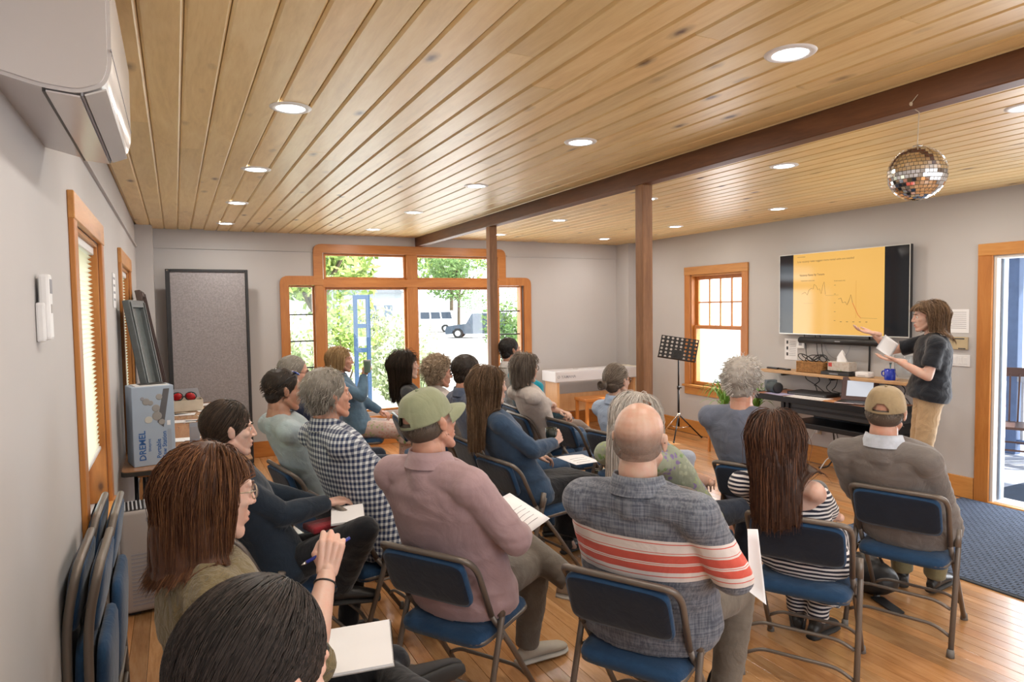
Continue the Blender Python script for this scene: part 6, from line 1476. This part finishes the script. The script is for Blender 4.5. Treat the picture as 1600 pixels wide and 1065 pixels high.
held_sheet('paper_sheet', [(2.24, 3.56, .70), (2.45, 3.60, .69), (2.44, 3.80, .70), (2.22, 3.78, .71)], 'white sheet lying on the lap of the woman in the denim jacket', lines=3, bend=.01)
# --- long white hair, floral top
person('woman with long white hair in a green floral top, mostly hidden by the bald man', CH['white'], (2.205, 2.87, 1.235), (62, -10, 6),
    dict(male=False, skin=SK1, hairm=H['white'], hair='long', hcfg=dict(length=.50, thick=.02), shirt=cloth('green_floral', (.42, .46, .34), (.30, .34, .26), 'floral', bump=.3), sleeve='elbow', w=1.15, inf=.016, pantsm=NAVT, armR=LAP(1, hand=(.08, .20, .68)), armL=LAP(-1), spine=(.04, -.08, .8)))
t = thing('hair_clip', (2.165, 2.79, 1.19), 'brown claw clip in the long white hair', 'hair clip', rz=rad(-60)); G().loft([((-.05, 0, 0), (0, .006, 0), (0, 0, .006)), ((-.02, 0, .012), (0, .014, 0), (0, 0, .010)), ((.02, 0, .012), (0, .014, 0), (0, 0, .010)), ((.05, 0, 0), (0, .005, 0), (0, 0, .005))], 10).out('clip', plain('tortoise_brown', (.13, .05, .02), .3), t, True)
# --- bun
person('woman with grey hair in a bun and black glasses wearing a pale blue shirt', CH['bun'], (2.93, 4.09, 1.27), (78, 0, 0),
    dict(male=False, skin=SK1, hairm=H['salt'], hair='pulled', shirt=cloth('pale_blue_linen', (.36, .44, .58), (.32, .40, .54), bump=.5), sleeve='long', collar=True, w=1.1, inf=.018, pantsm=cloth('pale_trousers', (.4, .45, .55)), glasses=GLB))
# --- cardigan
person('woman with grey bob and glasses in a cream cardigan, arms folded', CH['card'], (2.62, 4.95, 1.32), (84, -3, 0),
    dict(male=False, skin=SK1, hairm=H['salt'], hair='bob', hcfg=dict(length=.17), shirt=cloth('cream_knit', (.52, .47, .44), (.46, .41, .385), bump=.5), sname='cardigan', sleeve='roll', rollt=.35, w=1.15, inf=.020, flare=.6, pantsm=JEAN, glasses=GLB, armR=dict(hand=(-.08, .22, .78), fdir=(-.9, .3, .1), palm=(0, -.4, -.8), curl=25), armL=dict(hand=(.06, .20, .74), fdir=(.9, .2, 0), palm=(0, -.2, -1), curl=25)))
# --- scarf person
scd = person('person in a turquoise scarf leaning back with long grey trousered legs stretched out', CH['scarf'], (2.90, 5.53, 1.235), (100, -4, 0),
    dict(male=True, skin=SK1, hairm=H['dark'], hair='short', shirt=cloth('dark_teal_jacket', (.01, .05, .075)), sname='jacket', pantsm=TAUT, legL=dict(ank=(-.06, .80, .22), pole=(0, 0, 1)), legR=dict(ank=(.16, .78, .095), pole=(0, 0, 1)), hip=(0, .02, .49)))[1]
g = G(); Ck = scd['Nk']
for k in range(3): g.tube([Ck+Vector(((.085+.01*k)*math.cos(a), .02+(.085+.008*k)*math.sin(a), .02+.03*k-.02*math.sin(a)+.01*math.sin(a*3+k))) for a in np.linspace(0, 2*PI, 19)[:-1]], .030, 8, close=True)
g.cap(Ck+Vector((-.02, .10, .03)), Ck+Vector((-.02, .20, -.02)), .055, .055); g.cap(Ck+Vector((.0, .19, -.02)), Ck+Vector((.03, .22, -.16)), .045, .035); v, f = remesh(g, .010, 1); mk('scarf', v, f, cloth('turquoise_scarf', (.01, .32, .42), (.008, .22, .32), bump=.6), scd['root'], True)
# --- behind the post
person('young man with short dark hair in a white shirt seated behind the far post', CH['post'], (2.98, 5.98, 1.40), (88, 2, 0),
    dict(skin=SK3, hairm=H['black'], hair='short', shirt=cloth('white_shirt', (.60, .58, .57), (.55, .53, .52)), collar=True, w=1.05, pantsm=NAVT, beard=None))
# --- slate shirt
person('dark haired man in a slate blue shirt beside the woman in denim', CH['blue'], (1.87, 4.44, 1.365), (92, -2, 0),
    dict(skin=SK2, hairm=H['dark'], hair='short', shirt=cloth('slate_shirt', (.10, .125, .19), (.08, .10, .16), bump=.4), collar=True, w=1.18, inf=.018, pantsm=JEAN))
person('woman with short curly fair hair in a cream jacket', CH['curly'], (1.86, 4.98, 1.315), (96, -6, 0),
    dict(male=False, skin=SK2, hairm=H['curlg'], hair='curly', shirt=cloth('cream_jacket', (.50, .45, .42), (.45, .40, .37)), collar=True, w=1.1, inf=.018, pantsm=NAVT, hs=1.0))
person('young woman with long dark curls in a charcoal top by the window mullion', CH['darkcurl'], (1.75, 5.55, 1.34), (92, 2, 0),
    dict(male=False, skin=SK4, hairm=H['dark'], hair='long', hcfg=dict(n=2400, length=.30, thick=.030, curl=.005), hr=.0016, shirt=cloth('charcoal_knit', (.055, .058, .065)), w=1.0, pantsm=JEAN))
bl = person('blond woman in a denim jacket and pink skirt holding up a green cup', CH['blonde'], (1.41, 6.48, 1.35), (98, -2, 0),
    dict(male=False, skin=SK2, hairm=H['blond'], hair='bob', hcfg=dict(length=.17), fringebang=False, shirt=cloth('faded_denim', (.12, .21, .30), (.09, .16, .24)), sname='denim_jacket', collar=True, w=1.05, inf=.016, pants='skirt', skirtlen=.25, pantsm=cloth('pink_floral_skirt', (.52, .30, .26), (.55, .42, .38), 'floral'), shoem=plain('tan_sandal', (.3, .17, .09), .5), armR=dict(hand=(.14, .05, 1.08), fdir=(-.1, .5, .8), palm=(-1, .2, 0), curl=60, thumb=.6, pole=(.6, -.2, -1)), armL=LAP(-1), legR=dict(ank=(.05, .40, .085)), legL=dict(ank=(-.05, .44, .085))))[1]
t = thing('green_cup', (1.64, 6.36, 1.10), 'dull green tumbler held up by the blond woman', 'cup'); G().lathe([(.030, 0), (.036, .10), (.037, .115), (.033, .115), (.028, .01), (.001, .008)], 20, cap=False).out('tumbler', plain('sage_metal', (.12, .18, .14), .4), t, True); G().lathe([(.037, .112), (.037, .122), (.001, .124)], 20, cap=False).out('lid', M['greyink'], t, True)
# --- left rows
person('older man with spectacles in a dark navy jacket near the left end of the window', CH['spec'], (.77, 5.14, 1.365), (100, -2, 0),
    dict(skin=SK2, hairm=H['grey'], hair='short', shirt=cloth('dark_navy_jacket', (.018, .025, .055)), sname='jacket', collar=True, w=1.15, pantsm=NAVT, glasses=GLB, age=1, jaw=1.1))
sung = person('dark haired man in a pale blue sweatshirt with blue sunglasses on his head', CH['sung'], (.56, 4.16, 1.355), (84, -4, 0),
    dict(skin=SK3, hairm=H['dark'], hair='short', shirt=cloth('pale_blue_sweatshirt', (.36, .43, .46), (.32, .39, .42), bump=.4), sname='sweatshirt', w=1.12, inf=.018, pants='shorts', pantsm=cloth('navy_shorts', (.03, .04, .07)), hvox=.0042, shoem=MK['black_leather'], wr=.007, legR=dict(ank=(.12, .40, .10)), armR=LAP(1, hand=(.10, .24, .68))))[1]
sg = thing('sunglasses', (0, 0, 0), 'blue mirrored sunglasses pushed up on the dark haired man\'s head', 'sunglasses')
sg.location = Matrix.Rotation(-rad(80), 3, 'Z') @ (sung['C']) + Vector((.80, 4.22, 0)); sg.rotation_euler = (0, 0, -rad(84))
BLM = plain('blue_mirror', (.05, .12, .6), .08, .6)
for s in (-1, 1): G().ell((s*.031, .066, .098), (.026, .006, .020), 14, 8, Matrix.Rotation(rad(55), 3, 'X')).out('lens', BLM, sg, True); G().tube([(s*.055, .062, .097), (s*.092, .0, .075), (s*.092, -.06, .030)], .003, 6).out('temple', M['black'], sg, True)
G().tube([(-.008, .07, .10), (.008, .07, .10)], .003, 6).out('bridge', M['black'], sg)
held_sheet('paper_sheet', [(1.16, 4.02, .70), (1.30, 3.98, .72), (1.33, 4.16, .72), (1.18, 4.22, .70)], 'folded pamphlet resting on the bare knee of the sunglasses man', lines=3, bend=.004)
person('grey haired man in a navy and white checked shirt, left of the green cap', CH['plaid'], (.66, 3.41, 1.395), (82, 4, 0),
    dict(skin=SK2, hairm=H['grey'], hair='wavy', hden=1.2, shirt=cloth('checked_shirt', (.60, .64, .68), (.02, .035, .09), 'plaid', bump=.25), sleeve='short', collar=True, w=1.2, inf=.018, flare=.4, belly=.02, pantsm=NAVT, hvox=.0038, hr=.002, age=1, armR=dict(hand=(.10, .22, .68), fdir=(-.3, .9, -.1), palm=(0, 0, -1)), wr=.007, q=.85))
brd = person('dark haired woman with hair pulled back in a navy sweater holding a notebook', CH['braid'], (.19, 3.20, 1.305), (84, -3, 0),
    dict(male=False, skin=SK4, hairm=H['dark'], hair='pulled', bun=False, bunpos=(0, -.10, -.09), shirt=cloth('navy_sweater', (.014, .024, .040)), sname='sweater', w=1.1, inf=.018, pantsm=BLKC, shoem=MK['black_leather'], hvox=.0038, armR=dict(hand=(.10, .20, .80), fdir=(-.2, .95, -.05), palm=(-.2, 0, -1), curl=22), armL=LAP(-1, hand=(-.06, .24, .74)),
         legR=dict(ank=(.13, .24, .40), az=5, pole=(1, .6, .8), pitch=-8), legL=dict(ank=(-.10, .36, .09)), legs=1))[1]
notebook((.68, 3.06, .755), -12, .15, .21, 'small open notebook on the lap of the dark haired woman', (4, -3), False)
t = thing('red_pouch', (.58, 3.10, .70), 'red pouch under the small notebook', 'pouch', rz=.3); G().box(-.08, .08, -.06, .06, 0, .03, .01).out('pouch', cloth('red_cloth', (.28, .02, .03)), t, True); G().box(-.06, .06, -.001, .001, .029, .032).out('zip', M['chrome'], t)
olv = person('woman with auburn shoulder length hair in an olive blouse holding a pen', CH['olive'], (.07, 1.88, 1.36), (70, -7, 0),
    dict(male=False, skin=SK4, hairm=H['auburn'], hair='bob', hden=1.6, hcfg=dict(n=2600, length=.225, thick=.013, segs=9), hr=.0014, shirt=cloth('olive_gauze', (.185, .145, .075), (.145, .112, .055), bump=.8, wr=22), sname='blouse', sleeve='elbow', w=1.32, inf=.024, wr=.010, wfr=17, flare=.3, pantsm=BLKC, glasses=GLG, thinrim=True, hvox=.0036, handvox=.0032, q=.85, hs=1.07,
         armR=dict(hand=(.12, .135, .995), fdir=(-.15, .25, .85), palm=(-.8, .4, .2), curl=62, thumb=1.0, pole=(.7, .25, -1)), armL=LAP(-1, hand=(-.18, .16, .66)), legR=dict(ank=(-.11, .40, .52), az=10, pole=(1.2, .5, .2), pitch=8, roll=-60), legL=dict(ank=(-.14, .40, .09)), shoem=plain('dark_grey_trainer', (.035, .032, .032), .8), shoeL=.29, boot=.03))[1]
t = thing('person_pen', (0, 0, 0), 'blue pen in the raised hand of the woman in olive', 'pen'); bpy.data.objects[t.name].name = 'pen'
P0_ = Matrix.Rotation(-rad(82), 3, 'Z') @ Vector((.085, .165, 1.05)) + Vector((.19, 1.90, 0)); t.location = P0_; G().tube([(-.075, -.02, -.022), (.05, .012, .014)], .0048, 8).out('barrel', plain('pen_blue', (.02, .03, .22), .2), t, True); G().tube([(-.075, -.02, -.022), (-.088, -.0235, -.026)], [.0045, .001], 8).out('tip', M['chrome'], t, True)
t = thing('bracelet', (0, 0, 0), 'thin black hair tie round the wrist of the woman in olive', 'bracelet'); W_ = olv['arms'][1][2]; E_ = olv['arms'][1][1]; ax = (E_-W_).normalized(); u = ax.orthogonal().normalized(); w_ = ax.cross(u); R_ = Matrix.Rotation(-rad(82), 3, 'Z'); c_ = R_ @ (W_+ax*.03)+Vector((.19, 1.90, 0)); t.location = c_; G().tube([R_ @ ((u*math.cos(a)+w_*math.sin(a))*.0275) for a in np.linspace(0, 2*PI, 21)[:-1]], .0028, 6, close=True).out('band', M['black'], t, True)
notebook((.46, 1.95, .69), -14, .19, .26, 'large white spiral notebook at the bottom beside the dark haired head', (2, -3))
person('dark haired person at the bottom edge of the picture, close to the camera', CH['front'], (.095, .985, 1.318), (58, -12, 0),
    dict(male=False, skin=SK4, hairm=H['black'], hair='pulled', bun=False, bunpos=(0, -.10, -.10), hden=3, hr=.0015, shirt=cloth('black_top', (.02, .02, .025)), pantsm=BLKC, w=1.05, hvox=.0034, hs=1.1))
# --- presenter
pre = person('standing presenter in a black t-shirt and khaki trousers gesturing at the television', (5.32, 3.22, -42), (5.31, 3.22, 1.705), (-46, -4, 0),
    dict(male=False, stand=True, skin=SK4, hairm=H['mouse'], hair='bob', hden=1.3, hcfg=dict(length=.24, curl=.004, thick=.022), fringebang=True, shirt=cloth('black_tshirt', (.016, .019, .026), (.012, .014, .02), bump=.5), sname='t_shirt', sleeve='short', w=1.12, inf=.024, hem=.0, flare=.0, wr=.009, pantsm=KHT, cuff=.085, hvox=.0042, hs=1.0,
         armR=dict(hand=(.10, .375, 1.45), fdir=(-.05, .95, .18), palm=(-.1, 0, 1), curl=16, pole=(.7, -.2, -1)), armL=dict(hand=(-.16, .235, 1.245), fdir=(.15, .97, .12), palm=(0, -.1, 1), curl=14, pole=(-.4, -.8, -1)), shoem=MK['black_leather'], shoeL=.25, spine=(0, -.045, 1.18), hip=(0, 0, .93)))[1]
held_sheet('paper_sheet', [(5.20, 3.50, 1.44), (5.27, 3.43, 1.36), (5.21, 3.46, 1.25), (5.13, 3.53, 1.33)], 'white sheet held near the presenter\'s elbow in front of the wall', lines=0, bend=.004)
